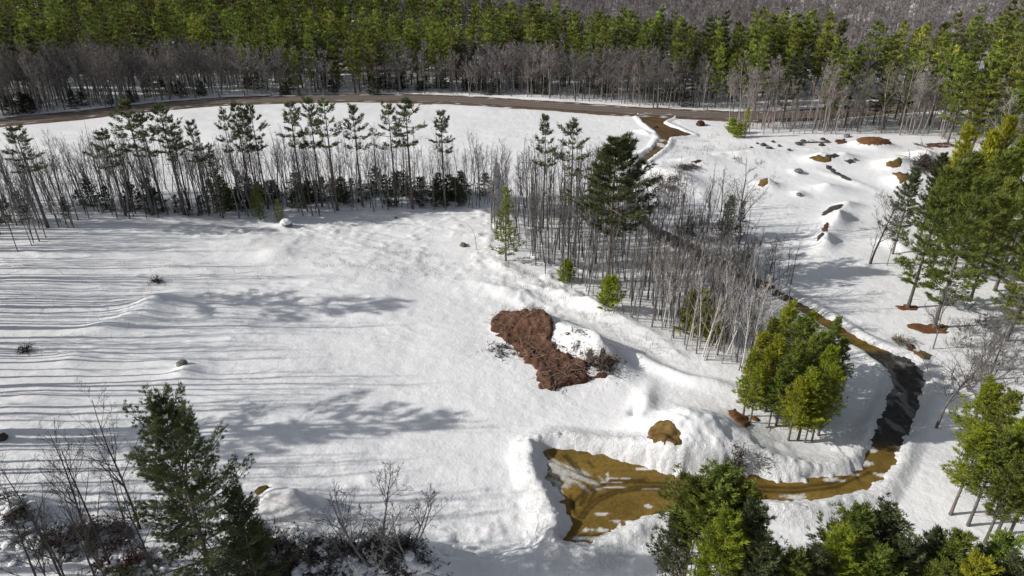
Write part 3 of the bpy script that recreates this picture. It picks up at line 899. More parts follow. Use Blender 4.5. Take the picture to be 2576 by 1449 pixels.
RT = [(2507, 967, 13, M_YOUNG, 'bright young pine beside the shaded driveway on the right'), (2552, 990, 13, M_NEEDLE, 'green young pine behind the bright one on the right'), (2482, 1070, 12, M_YOUNG, 'yellow pine lowest beside the shaded driveway'), (2592, 1050, 13, M_YOUNG, 'bright pine near the right edge above the corner'), (2532, 1095, 12, M_NEEDLE, 'green pine in the middle of the right roadside clump'), (2612, 1115, 12, M_YOUNG, 'yellow pine cut by the right edge above the corner'), (2572, 1155, 11, M_NEEDLE, 'lower green pine of the right roadside clump'), (2620, 1040, 13, M_YOUNG, 'bright pine half outside the right edge above the corner'), (2640, 1130, 12, M_NEEDLE, 'green pine half outside the right edge above the corner')]
for i, (ut, vt, h, mt, lab) in enumerate(RT):
    x, y = from_height(ut, vt, h)
    put_tree('leafy_pine', mesh_for(FORE[(i + 1) % 4], mt), (M_BARK, mt), x, y, h / 14, lab, 'pine', 'pines of the right roadside clump', wide=1.1)

# ---- tall pines on the right
TALL = pine_meshes('tall_pine', 4, seed=500, h=24, cb=0.20, rad=5.4, tufts=46, blade=0.55, q=7, whorl=1.6, low=2, high=50, fill=0.2, wid=0.24, sparse=0.08, prof=0.55, limbs=(5, 6))
TP = [(2283, 776, 24, 'tall pine standing in a ring of bare rusty needles nearer the snow field'), (2350, 826, 24.5, 'tall pine standing in the larger ring of rusty needles'), (2245, 640, 17, 'slim pine at the left rim of the right hand grove'), (2340, 690, 21, 'pine behind the slim one at the rim of the right hand grove'), (2420, 700, 23, 'pine in the middle of the right hand grove'), (2500, 735, 24, 'broad pine near the right edge of the grove'), (2560, 800, 22, 'pine with drooping boughs cut by the right edge'), (2460, 640, 21, 'pine deep in the right hand grove'), (2545, 660, 22, 'dark pine at the back of the right hand grove'), (2620, 720, 24, 'pine half outside the right edge of the picture'), (2640, 860, 22, 'pine whose boughs hang in from the right edge'), (2400, 590, 17, 'pine at the top of the right hand grove'), (2500, 580, 19, 'pine at the back right of the grove'), (2440, 760, 21, 'pine between the needle rings and the right edge'), (2310, 610, 18, 'dark pine behind the rim of the right hand grove'), (2375, 640, 20, 'tree filling the gap behind the left tall pine'), (2580, 600, 22, 'pine at the far right of the grove'), (2530, 860, 19, 'lower pine in front of the grove at the right edge'), (2440, 540, 18, 'pine at the upper back of the grove'), (2600, 780, 23, 'broad pine leaning in from the right edge')]
for i, (u, v, h, lab) in enumerate(TP):
    x, y = ground(u, v)
    mt = (M_NEEDLE, M_NEEDLE, M_DARKN, M_NEEDLE)[i % 4]
    put_tree('tall_pine', mesh_for(TALL[i % 4], mt), (M_BARK, mt), x, y, h / 24, lab, 'tall pine', 'tall pines of the right hand grove', wide=0.95)
for ut, vt, vb, lab in [(2440, 318, 590, 'yellow green pine at the upper right edge of the snow'), (2500, 335, 600, 'bright pine right of the yellow green one at the upper right'), (2545, 300, 590, 'bright tall pine at the upper right edge'), (2415, 385, 560, 'small bright pine at the corner of the upper right snow'), (2470, 400, 620, 'bright pine in front of the upper right group'), (2575, 350, 620, 'bright pine cut by the right edge in the upper right group')]:
    x, y, h = from_top(ut, vt, vb)
    put_tree('leafy_pine', mesh_for(YOUNG[RNG.integers(5)], M_YOUNG), (M_BARK, M_YOUNG), x, y, h / 11, lab, 'pine', 'bright pines at the upper right', wide=0.85)
x, y, h = from_top(2370, 425, 560)
put_tree('leafy_pine', mesh_for(YOUNG[1], M_DARKN), (M_BARK, M_DARKN), x, y, h / 11, 'dark young pine below the brush heap on the right', 'pine', wide=1.1)
x, y, h = from_top(1885, 268, 345)
put_tree('young_pine', mesh_for(YOUNG[2], M_YOUNG), (M_BARK, M_YOUNG), x, y, h / 11, 'bright tall young pine where the road meets the wood', 'young pine', wide=0.7)
for ut, vt, vb, lab in [(1845, 300, 335, 'low bushy pine left of the tall young one by the road'), (1862, 310, 345, 'low bushy pine in front of the tall young one by the road')]:
    x, y, h = from_top(ut, vt, vb)
    put_tree('young_pine', LOWY[RNG.integers(2)], (M_BARK, M_YOUNG), x, y, h / 4.5, lab, 'young pine', wide=1.3)

# ---- foreground pine at the lower left
FP = pine_meshes('foreground_pine', 1, seed=610, h=21, cb=0.08, rad=5.9, tufts=120, blade=0.27, q=12, whorl=1.05, low=0, high=55, fill=0.25, prof=0.42, wid=0.2, sparse=0.12, lat=0.34, limbs=(4, 6))
x, y = from_height(412, 1030, 21)
put_tree('pine_tree', FP[0], (M_BARK, M_DARKN), x, y, 1.0, 'large dark pine in the lower left foreground', 'pine tree', rz=2.2)
x, y = from_height(590, 1235, 13)
put_tree('leafy_pine', FP[0], (M_BARK, M_DARKN), x, y, 0.6, 'smaller pine beside the large dark foreground pine', 'pine', wide=0.85)

# ---- bare trees one can tell apart
NEARB = bare_meshes('near_bare', 5, True, seed=700, h=16, r0=0.17, rmin=0.010, kids=(14, 8, 5), ang=(38, 42, 40), ratio=(0.48, 0.5, 0.5), start=(0.3, 0.2, 0.1), trop=(0.03, 0.10, 0.06))
SPREAD = bare_meshes('spread_bare', 4, True, seed=760, h=16, r0=0.2, rmin=0.013, lean=0.01, kids=(17, 10, 7), ang=(50, 46, 42), ratio=(0.5, 0.5, 0.5), start=(0.28, 0.2, 0.1), trop=(0.02, 0.08, 0.05), wig=(0.05, 0.12, 0.16))
BUSH = bare_meshes('bush', 3, True, seed=800, h=8, r0=0.075, rmin=0.009, kids=(11, 6, 4), ang=(32, 38, 40), ratio=(0.45, 0.5, 0.5), start=(0.3, 0.2, 0.1), fork=0.42, trop=(0.03, 0.08, 0.05))
for i, (ut, vt, h, lab) in enumerate([(232, 985, 17, 'tall forked bare tree left of the foreground pine'), (95, 1060, 16, 'thin bare tree behind the tall forked one'), (150, 1100, 16, 'bare tree leaning between the two foreground trunks'), (20, 1150, 16, 'bare tree at the left edge of the foreground'), (65, 1210, 15, 'bare tree with a thick leaning trunk in the lower left corner'), (300, 1190, 14, 'bare sapling close to the left of the foreground pine'), (190, 1240, 13, 'low bare tree over the snowy brush in the lower left'), (-15, 1230, 15, 'bare tree cut by the left edge in the lower corner'), (130, 1190, 13, 'many branched bare tree between the leaning trunks'), (245, 1150, 13, 'bare tree with arching twigs left of the foreground pine'), (40, 1290, 11, 'short bare tree in the brush of the lower left corner'), (350, 1330, 9, 'short bare sapling at the foot of the foreground pine'), (680, 1290, 8, 'bare sapling right of the foreground pine'), (760, 1330, 7, 'thin bare sapling in the brush at the bottom')]):
    x, y = from_height(ut, vt, h)
    put_tree('bare_tree', NEARB[i % 5], (M_POLE, M_POLE), x, y, h / 16, lab, 'bare tree', 'bare trees in the lower left foreground', wide=0.8)
for i, (ut, vt, h, wd, lab) in enumerate([(915, 1165, 9.5, 1.35, 'many stemmed bare bush behind the snowy brush heap'), (1010, 1225, 8, 1.5, 'spreading bare bush on the right of the brush heap'), (855, 1250, 7, 0.8, 'thin bare bush on the left of the many stemmed one')]):
    x, y, h = from_top(ut, vt, (1455, 1440, 1445)[i])
    put_tree('bare_bush', BUSH[i], (M_BARE, M_BARE), x, y, h / 8, lab, 'bush', wide=wd)
for i, (ut, vt, vb, wd, lab) in enumerate([(1896, 398, 612, 1.1, 'dark wide bare tree alone on the snow slope'), (1948, 598, 755, 1.1, 'bare tree with a round crown beside the driveway'), (2245, 462, 668, 1.0, 'bare tree at the edge of the right hand grove'), (2215, 555, 668, 0.9, 'small bare tree left of the right hand grove'), (2262, 560, 672, 0.8, 'small bare tree close to the right hand grove'), (1800, 440, 585, 0.8, 'slim bare tree in the snowy hollow'), (1745, 455, 600, 1.0, 'bushy bare tree at the left of the snowy hollow'), (1830, 425, 575, 0.9, 'taller bare tree in the snowy hollow'), (2110, 345, 420, 0.0, '')]):
    if not wd: continue
    x, y, h = from_top(ut, vt, vb)
    put_tree('bare_tree', (SPREAD if i < 3 else NEARB)[i % 4], (M_POLE, M_POLE), x, y, h / 16, lab, 'bare tree', wide=wd)
for i, (ut, vt, vb, wd, lab) in enumerate([(2450, 815, 1080, 1.1, 'pale bare tree forking beside the outer edge of the bend'), (2560, 800, 1090, 1.0, 'thick trunked bare tree at the right edge'), (2520, 760, 960, 0.9, 'thin bare tree between the grove and the bend'), (2400, 720, 880, 0.9, 'small bare tree behind the larger needle ring'), (1975, 690, 850, 0.8, 'pale many branched bare tree rising from the thicket'), (1925, 725, 900, 0.7, 'pale bare tree left of the thicket top')]):
    x, y, h = from_top(ut, vt, vb)
    pm = (M_BARE, M_BARE) if i < 4 else (M_BIRCH, M_BIRCH)
    put_tree('bare_tree', mesh_for(SPREAD[i % 4], pm[0]), pm, x, y, h / 16, lab, 'bare tree', wide=wd)
# ---- the slender bare trees of the strip, left part
SLIM = bare_meshes('slender_tree', 9, False, seed=900, h=15, r0=0.115, rmin=0.009, kids=(12, 7, 4), ang=(28, 32, 38), ratio=(0.30, 0.48, 0.5), start=(0.34, 0.15, 0.1), trop=(0.03, 0.10, 0.06), wig=(0.03, 0.09, 0.14), lean=0.035)
S1 = in_poly(G([(-60, 640), (70, 632), (150, 585), (300, 558), (600, 550), (850, 538), (1080, 528), (1230, 530), (1232, 482), (800, 470), (300, 482), (-60, 520)]), 290, RNG, 0.9)
for x, y in S1:
    side = 'left' if x < -62 else ('middle' if x < -22 else 'right')
    lab = {'left': 'slender grey bare tree in the dense left end of the strip', 'middle': 'slender grey bare tree in the strip under the tall pines', 'right': 'slender grey bare tree in the strip right of the tall pair of pines'}[side]
    put_tree('slender_tree', SLIM[RNG.integers(9)], (M_TAN,), x, y, RNG.uniform(0.72, 1.14), lab, 'slender tree', 'slender trees of the %s strip' % side, tilt=0.035, wide=RNG.uniform(0.85, 1.2))
POLES = bare_meshes('pole', 8, False, seed=1000, h=13, r0=0.11, rmin=0.009, kids=(11, 6, 3), ang=(30, 34, 38), ratio=(0.26, 0.48, 0.5), start=(0.42, 0.15, 0.1), trop=(0.03, 0.10, 0.06), wig=(0.03, 0.09, 0.14), lean=0.05)
S2 = in_poly(G([(1232, 520), (1235, 600), (1320, 655), (1440, 733), (1560, 792), (1700, 872), (1780, 912), (1880, 935), (1920, 860), (1900, 770), (1830, 700), (1720, 640), (1620, 590), (1480, 505), (1350, 480)]), 296, RNG, 0.75)
for x, y in S2:
    far_ = y > 118
    lab = 'thin bare pole tree left of the large full pine' if far_ else 'thin bare pole tree below the large full pine on the embankment'
    put_tree('pole_tree', POLES[RNG.integers(8)], (M_TAN,), x, y, RNG.uniform(0.65, 1.22) * (1.12 if far_ else 0.95), lab, 'pole tree', 'thin pole trees %s' % ('behind the bend of the strip' if far_ else 'on the embankment'), tilt=0.05, wide=RNG.uniform(0.85, 1.3))
def thicket(name, pts, seed, h, r0, sc, label, mat):
    rg = np.random.default_rng(seed)
    protos = [prisms([q for lv, q in bare_segs(seed + 3 * i, h=h, r0=r0, rmin=0.009, kids=(9, 5, 3), ang=(30, 34, 38), ratio=(0.28, 0.48, 0.5), start=(0.38, 0.15, 0.1), trop=(0.03, 0.10, 0.06), wig=(0.03, 0.09, 0.14), lean=0.06)], 3) for i in range(6)]
    V, F, o = [], [], 0
    for x, y in pts:
        v, f = protos[rg.integers(6)]
        a, k = rg.uniform(0, 6.28), rg.uniform(*sc)
        M = np.array([[math.cos(a), -math.sin(a), 0], [math.sin(a), math.cos(a), 0], [0, 0, 1]]) * k
        V.append(v @ M.T + [x, y, T(x, y) - 0.1]); F.append(f + o); o += len(v)
    tag(link(name, build_mesh(name, np.concatenate(V), np.concatenate(F)), mat), label, 'thicket', kind='stuff')
thicket('pole_thicket', in_poly(G([(1260, 545), (1300, 625), (1440, 720), (1560, 785), (1700, 868), (1790, 912), (1890, 950), (1950, 860), (1930, 760), (1850, 690), (1720, 630), (1620, 575), (1500, 500), (1380, 480)]), 150, RNG, 0.6), 3100, 13, 0.11, (0.6, 1.2), 'dense thicket of thin bare trunks filling the bend of the strip', M_BARE)
thicket('slender_thicket', in_poly(G([(-60, 620), (150, 575), (300, 552), (600, 545), (850, 534), (1230, 526), (1232, 486), (800, 474), (300, 484), (-60, 520)]), 150, RNG, 0.8), 3200, 14, 0.10, (0.6, 1.05), 'dense growth of thin bare trunks between the larger trees of the strip', M_TAN)
BIR = bare_meshes('birch', 5, False, seed=1100, h=12, r0=0.115, rmin=0.008, kids=(9, 5, 3), ang=(30, 34, 38), ratio=(0.3, 0.48, 0.5), start=(0.4, 0.15, 0.1), lean=0.1, wig=(0.04, 0.09, 0.14))
S3 = in_poly(G([(1600, 720), (1690, 866), (1790, 914), (1900, 965), (1930, 900), (1880, 790), (1740, 690)]), 64, RNG, 1.0)
for x, y in S3:
    put_tree('birch_tree', BIR[RNG.integers(5)], (M_BIRCH,), x, y, RNG.uniform(0.7, 1.1), 'white stemmed leaning birch on the embankment left of the thicket', 'birch', 'white birches on the embankment', tilt=0.09)
SCRUB = bare_meshes('scrub', 4, False, seed=1200, h=3.2, r0=0.03, rmin=0.012, kids=(9, 6, 4), ang=(32, 38, 40), ratio=(0.45, 0.5, 0.5), start=(0.2, 0.2, 0.1), fork=0.5)
for k, (pl, n, lab, grp) in enumerate([([(1640, 600), (1720, 640), (1830, 700), (1920, 700), (1900, 600), (1820, 560), (1700, 560)], 46, 'grey leafless shrub in the hollow beside the driveway', 'shrubs in the snowy hollow'), ([(2380, 1000), (2400, 900), (2430, 780), (2560, 800), (2570, 1000)], 26, 'grey leafless shrub between the bend and the right edge', 'shrubs by the bend'), ([(1900, 960), (1960, 1080), (2090, 1080), (2110, 990), (2000, 960)], 16, 'grey leafless shrub under the thicket of young pines', 'shrubs under the thicket'), ([(1640, 440), (1690, 480), (1720, 540), (1650, 540), (1620, 470)], 16, 'leafless shrub on the rubbly mound behind the large pine', 'shrubs on the rubbly mound')]):
    for x, y in in_poly(G(pl), n, RNG, 1.0):
        put_tree('bare_shrub', SCRUB[RNG.integers(4)], (M_POLE,), x, y, RNG.uniform(0.6, 1.4), lab, 'shrub', grp)
for x, y in in_poly(G([(1590, 570), (1690, 500), (1830, 520), (1900, 590), (1990, 700), (1990, 770), (1900, 740), (1780, 680), (1680, 630)]), 84, RNG, 0.9):
    put_tree('bare_sapling', mesh_for(POLES[RNG.integers(8)], M_BARE), (M_BARE,), x, y, RNG.uniform(0.36, 0.9), 'small bare sapling crowding both sides of the hidden driveway', 'sapling', 'saplings around the hidden driveway', tilt=0.08, wide=RNG.uniform(1.0, 1.6))
for x, y in in_poly(G([(1855, 338), (2120, 340), (2420, 352), (2420, 322), (2120, 308), (1850, 306)]), 100, RNG, 0.9):
    put_tree('bare_sapling', mesh_for(POLES[RNG.integers(8)], M_PALE), (M_PALE,), x, y, RNG.uniform(0.4, 1.1), 'small leafless sapling at the edge of the wood above the bouldery snow', 'sapling', 'saplings at the edge of the right wood', tilt=0.06, wide=RNG.uniform(1.0, 1.8))
x, y, h = from_top(2150, 92, 250)
put_tree('dead_tree', mesh_for(SPREAD[1], M_BIRCH), (M_BIRCH, M_BIRCH), x, y, h / 16, 'bleached dead tree standing among the green pines at the upper right', 'dead tree', wide=0.6)
for x, y in in_poly(G([(1500, 745), (1690, 868), (1790, 914), (1900, 968), (1980, 1010), (1960, 880), (1850, 740), (1640, 640)]), 80, RNG, 0.8):
    put_tree('bare_sapling', POLES[RNG.integers(8)], (M_POLE,), x, y, RNG.uniform(0.4, 0.8), 'thin bare sapling among the birches on the embankment', 'sapling', 'saplings on the embankment', tilt=0.09, wide=RNG.uniform(1.0, 1.4))
# stems that carry the young pine clumps
STEM = bare_meshes('stem', 3, False, seed=1250, h=7, r0=0.06, kids=(8, 3, 2), ang=(70, 45, 40), ratio=(0.16, 0.4, 0.4), start=(0.15, 0.2, 0.1), levels=2, lean=0.05)
for pl, n, lab, grp in [([(1900, 985), (1915, 1030), (1990, 1060), (2060, 1065), (2110, 1030), (2090, 960), (1960, 950)], 40, 'thin dead pole under the thicket of young pines', 'dead poles under the thicket'), ([(2400, 1170), (2420, 1240), (2500, 1290), (2576, 1330), (2576, 1200), (2450, 1120)], 40, 'thin dead pole under the right roadside clump', 'dead poles under the roadside clump'), ([(1640, 1420), (1650, 1500), (1780, 1520), (1800, 1420), (1720, 1380)], 22, 'thin dark pole under the pine over the parking pad', 'dark poles below the parking pad')]:
    for x, y in in_poly(G(pl), n, RNG, 0.5):
        put_tree('dead_pole', STEM[RNG.integers(3)], (M_POLE,), x, y, RNG.uniform(0.6, 1.1), lab, 'pole', grp, tilt=0.05)

# ---- trees beyond the left and bottom edge whose shadows lie across the field
TALLB = bare_meshes('tall_bare', 5, False, seed=1300, h=30, r0=0.25, kids=(7, 4, 2), ang=(28, 34, 40), ratio=(0.22, 0.5, 0.5), start=(0.6, 0.2, 0.1), lean=0.02, wig=(0.015, 0.1, 0.16))
for k in range(210):
    y = RNG.uniform(31, 152)
    zc = y * math.cos(PITCH) + CAM_H * math.sin(PITCH)
    x = -0.74 * zc - 5 - 34 * RNG.random() ** 1.2
    put_tree('bare_tree', TALLB[RNG.integers(5)], (M_BARE,), x, y, RNG.uniform(0.75, 1.1), 'tall bare tree of the wood beyond the left side of the field', 'bare tree', 'tall bare trees west of the field', tilt=0.02)
for k, (y, dx, s) in enumerate([(91, 3, 1.27), (63, 4, 1.2), (128, 6, 1.2), (133, 12, 1.2), (60, 16, 1.1)]):
    zc = y * math.cos(PITCH) + CAM_H * math.sin(PITCH)
    put_tree('pine_tree', STRIP_PINE[k % 6], (M_BARK, M_DARKN), -0.74 * zc - dx - 4, y, s * 1.15, 'tall pine of the wood beyond the left side of the field', 'pine tree', 'tall pines west of the field', wide=1.2)
for k, (x, y) in enumerate([(-12, 30), (-6, 31)]):
    put_tree('pine_tree', STRIP_PINE[k], (M_BARK, M_DARKN), x, y, 0.62, 'pine below the bottom edge of the picture', 'pine tree', 'pines below the picture', wide=1.2)

# ------------------------------------------------------------------ the wood beyond the road
FRONT = G([(-700, 400), (-260, 323), (-100, 311), (0, 299), (200, 277), (400, 260), (600, 249), (1000, 241), (1300, 247), (1500, 258), (1826, 286), (1850, 328), (2100, 333), (2400, 348), (2440, 480), (2700, 560)])
fx, fy = np.array([p[0] for p in FRONT]), np.array([p[1] for p in FRONT])
WPINE = pine_meshes('wood_pine', 7, seed=1400, h=24, cb=0.28, rad=4.2, tufts=22, blade=0.7, q=7, whorl=2.2, low=4, high=50, fill=0.2, wid=0.28, sparse=0.1, prof=0.6, limbs=(4, 6))
WBARE = bare_meshes('wood_bare', 7, False, seed=1500, h=17, r0=0.2, rmin=0.024, kids=(16, 10, 6), ang=(40, 42, 42), ratio=(0.40, 0.5, 0.5), start=(0.35, 0.2, 0.1), trop=(0.03, 0.08, 0.04), wig=(0.05, 0.11, 0.16))
LODP = []
for i in range(6):
    tv, tf, cv, cf = pine_arrays(1600 + i, h=24, cb=0.40, rad=4.2, tufts=14, blade=0.85, q=5, whorl=2.4, low=4, high=50, fill=0.2, wid=0.36, dead=False, limbs=(4, 5), prof=0.6)
    LODP.append((tv, tf, cv, cf))
LODB = []
for i in range(6):
    segs = bare_segs(1700 + i, h=15, r0=0.2, kids=(13, 8, 4), ang=(40, 42, 42), ratio=(0.42, 0.5, 0.5), start=(0.3, 0.2, 0.1), levels=3)
    keep = [s for k, (lv, s) in enumerate(segs)]
    S = np.array(keep)
    S[:, 6:] = np.maximum(S[:, 6:], 0.04)
    LODB.append(prisms(S, 3))
wood = []
rng = np.random.default_rng(77)
for st, lay in ((5.7, 'p'), (3.9, 'b'), (3.3, 'c')):
    for yy in np.arange(120, 440, st):
        for xx in np.arange(-330, 340, st):
            x, y = xx + rng.uniform(-0.48, 0.48) * st, yy + rng.uniform(-0.48, 0.48) * st
            y0 = float(np.interp(x, fx, fy))
            dep = y - y0
            if dep < 0.5: continue
            zc = y * math.cos(PITCH) + CAM_H * math.sin(PITCH)
            u = 1288 + F_PX * x / zc
            if u < -160 or u > 2740: continue
            if u > 2430 and y < 150: continue
            if line_d(np.array([x]), np.array([y]), ROAD)[0][0] < 7.0: continue
            nz = float(vnoise(np.array([x / 30.0]), np.array([y / 20.0]), 50)[0])
            nf = float(vnoise(np.array([x / 11.0]), np.array([y / 11.0]), 51)[0])
            # the pines end where the bare hillside begins
            end = np.interp(u, [0, 700, 1000, 1300, 1700, 2100, 2300, 2600], [999, 999, 130, 96, 86, 110, 135, 145])
            if u < 620: first = 36 + 16 * nz
            elif u < 1830: first = 17 + 14 * nz
            else: first = 11 + 10 * nz
            pine_here = first < dep < end
            if lay == 'p':
                if not pine_here and not (dep < first and nf > 0.55 and u > 420): continue
                if nf < -0.62: continue
            elif lay == 'c':
                if dep > min(first, 24) or rng.random() > 0.5: continue
            else:
                pb = 0.9 if dep < first else (0.10 + 0.25 * (nf < -0.5) if pine_here else 0.82)
                if rng.random() > pb: continue
            wood.append((dep, x, y, u, 'p' if lay == 'p' else 'b'))
wood.sort(key=lambda t: t[2])
npine = nbare = 0
far_t, far_tf, far_c, far_cf, far_tint, nb_v, nb_f = [], [], [], [], [], [], []
ot = oc = ob = 0
def zone(u):
    return 'left of the field road bend' if u < 620 else ('behind the road along the snow field' if u < 1500 else ('opposite the driveway mouth' if u < 1830 else 'behind the bouldery snow on the right'))
for dep, x, y, u, kind in wood:
    zt = float(land(x, y))
    if kind == 'p':
        s = rng.uniform(0.60, 1.02) * (1 + 0.13 * float(vnoise(np.array([x / 26.0]), np.array([y / 18.0]), 55)[0]))
        if npine < 290 and dep < 75:
            npine += 1
            wm = M_DARKN if rng.random() < 0.28 else M_WOODN
            put_tree('wood_pine', mesh_for(WPINE[rng.integers(7)], wm), (M_BARK, wm), x, y, s, 'sunlit pine in the wood ' + zone(u), 'pine in wood', 'pines of the wood ' + zone(u), wide=rng.uniform(0.85, 1.2))
            continue
        tv, tf, cv, cf = LODP[rng.integers(6)]
        a = rng.uniform(0, 6.28)
        M = np.array([[math.cos(a), -math.sin(a), 0], [math.sin(a), math.cos(a), 0], [0, 0, 1]]) * s
        o = np.array([x, y, zt])
        far_t.append(tv @ M.T + o); far_tf.append(tf + ot); ot += len(tv)
        far_c.append(cv @ M.T + o); far_cf.append(cf + oc); oc += len(cv)
        far_tint.append(np.full(len(cv), rng.beta(0.6, 0.85)))
    else:
        s = rng.uniform(0.75, 1.12)
        if nbare < 290 and dep < 60:
            nbare += 1
            is_pale = rng.random() < (0.9 if u > 1830 else 0.45)  # random share of trees gets the paler bark, a larger share on the right
            wm = M_PALE if is_pale else M_BARE
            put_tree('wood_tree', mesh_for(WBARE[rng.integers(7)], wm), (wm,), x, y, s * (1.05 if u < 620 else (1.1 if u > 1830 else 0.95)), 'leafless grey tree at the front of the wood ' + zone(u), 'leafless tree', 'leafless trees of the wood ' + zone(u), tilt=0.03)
            continue
        v, f = LODB[rng.integers(6)]
        a = rng.uniform(0, 6.28)
        M = np.array([[math.cos(a), -math.sin(a), 0], [math.sin(a), math.cos(a), 0], [0, 0, 1]]) * s
        nb_v.append(v @ M.T + np.array([x, y, zt])); nb_f.append(f + ob); ob += len(v)
print('wood', len(wood), npine, nbare, len(far_c), len(nb_v))
vt_ = np.concatenate(far_t); vc_ = np.concatenate(far_c); vb_ = np.concatenate(nb_v)
me = build_mesh('far_pine_wood', np.concatenate([vc_, vt_]), [np.concatenate(far_cf), np.concatenate(far_tf) + len(vc_)])
at = me.attributes.new('tint', 'FLOAT', 'POINT')
at.data.foreach_set('value', np.concatenate([np.concatenate(far_tint), np.zeros(len(vt_))]).astype(np.float32))
mi = np.zeros(len(me.polygons), np.int32)
mi[sum(len(f) for f in far_cf):] = 1
o = link('far_pine_wood', me, [M_FARN, M_FARB])
me.polygons.foreach_set('material_index', mi)
tag(o, 'deep pine wood filling the background up the hillside', 'wood', kind='stuff')
tag(link('far_bare_wood', build_mesh('far_bare_wood', vb_, np.concatenate(nb_f)), M_FARB), 'leafless grey wood on the far hillside', 'wood', kind='stuff')
# undergrowth on the floor of the wood
ug = []
while len(ug) < 900:
    x = rng.uniform(-210, 175)
    y = float(np.interp(x, fx, fy)) + 1 + 42 * rng.random() ** 1.3
    if line_d(np.array([x]), np.array([y]), ROAD)[0][0] > 7.5: ug.append((x, y))
thicket('wood_undergrowth', ug, 3300, 6, 0.07, (0.5, 1.3), 'leafless undergrowth on the floor of the wood behind the road', M_POLE)
# low dark growth at the foot of the wood
for k in range(70):
    x = rng.uniform(-170, 60)
    y = float(np.interp(x, fx, fy)) + rng.uniform(2, 26)
    put_tree('small_conifer', DARK[rng.integers(4)], (M_BARK, M_DEEP), x, y, rng.uniform(0.5, 1.0), 'small dark conifer at the foot of the wood behind the road', 'small conifer', 'dark conifers at the foot of the wood', wide=rng.uniform(1.0, 1.6))

# ------------------------------------------------------------------ bare soil, heaps of debris, boulders
def soil(name, pts, mat, label, cat, lift=0.14, rough=0.12, step=0.22, rag=0.45, group=None, parent=None, metres=None):
    poly = [ground_t(a_, b_) for a_, b_ in pts] if metres is None else pts
    x0, x1 = min(p[0] for p in poly) - 1, max(p[0] for p in poly) + 1
    y0, y1 = min(p[1] for p in poly) - 1, max(p[1] for p in poly) + 1
    ax, ay = np.arange(x0, x1 + step, step), np.arange(y0, y1 + step, step)
    X, Y = np.meshgrid(ax, ay)
    X, Y = X.ravel(), Y.ravel()
    sd = poly_sd(X, Y, poly) + rag * fbm(X / 0.9, Y / 0.9, 61, 3)
    F = grid_faces(len(ax), len(ay))
    F = F[(sd[F] < 0.45).any(1)]
    used = np.unique(F)
    idx = np.full(len(X), -1)
    idx[used] = np.arange(len(used))
    X, Y, sd = X[used], Y[used], sd[used]
    Z = terrain(X, Y) + lift * sstep(0.35, -0.5, sd) + rough * fbm(X / 0.7, Y / 0.7, 62, 3) - 0.35 * sstep(-0.05, 0.4, sd)
    o = link(name, build_mesh(name, np.stack([X, Y, Z], 1), idx[F], True), mat, parent)
    if parent is None: tag(o, label, cat, group)
    return o, np.stack([X, Y, Z, sd], 1)

def sticks(P, n, rng, lmin, lmax, r, up=0.35, bend=0.3):
    i = rng.integers(0, len(P), n)
    p = P[i, :3] + rng.normal(0, 0.08, (n, 3))
    d = unit(np.stack([rng.normal(size=n), rng.normal(size=n), np.abs(rng.normal(0, up, n))], 1))
    L = rng.uniform(lmin, lmax, n)
    q = p + d * (L * 0.5)[:, None]
    d2 = unit(d + rng.normal(0, bend, (n, 3)))
    e = q + d2 * (L * 0.5)[:, None]
    rr = r * rng.uniform(0.5, 1.4, n)
    S = np.concatenate([np.concatenate([p, q, rr[:, None], rr[:, None] * 0.8], 1), np.concatenate([q, e, rr[:, None] * 0.8, rr[:, None] * 0.4], 1)])
    return S

srng = np.random.default_rng(5)
# the big heap of uprooted brush
o, P = soil('debris_heap', [(1236, 808), (1262, 788), (1300, 792), (1345, 785), (1385, 800), (1392, 835), (1380, 862), (1410, 885), (1440, 905), (1468, 915), (1475, 932), (1450, 945), (1475, 950), (1520, 942), (1490, 958), (1440, 965), (1395, 980), (1362, 980), (1352, 955), (1350, 930), (1320, 905), (1290, 872), (1262, 848), (1238, 832)], M_DUFF, 'long brown heap of uprooted brush and roots half covered by snow', 'debris heap', lift=0.7, rough=0.45, step=0.2, rag=0.6)
inn = P[P[:, 3] < 0.1]
v, f = prisms(sticks(inn, 700, srng, 0.5, 1.9, 0.028), 3)
v[:, 2] += 0.12
link('sticks', build_mesh('sticks', v, f), M_STICK, o)['kind'] = 'stuff'
o, P = soil('brush_heap', [(1462, 890), (1500, 880), (1540, 905), (1545, 925), (1505, 930), (1480, 915)], M_DARKEARTH, 'dark tangle of brush poking from the snow right of the brown heap', 'brush heap', lift=0.2, rough=0.3, rag=0.9)
v, f = prisms(sticks(P, 380, srng, 0.5, 1.6, 0.035), 3)
link('sticks', build_mesh('sticks', v, f), M_STICK, o)['kind'] = 'stuff'
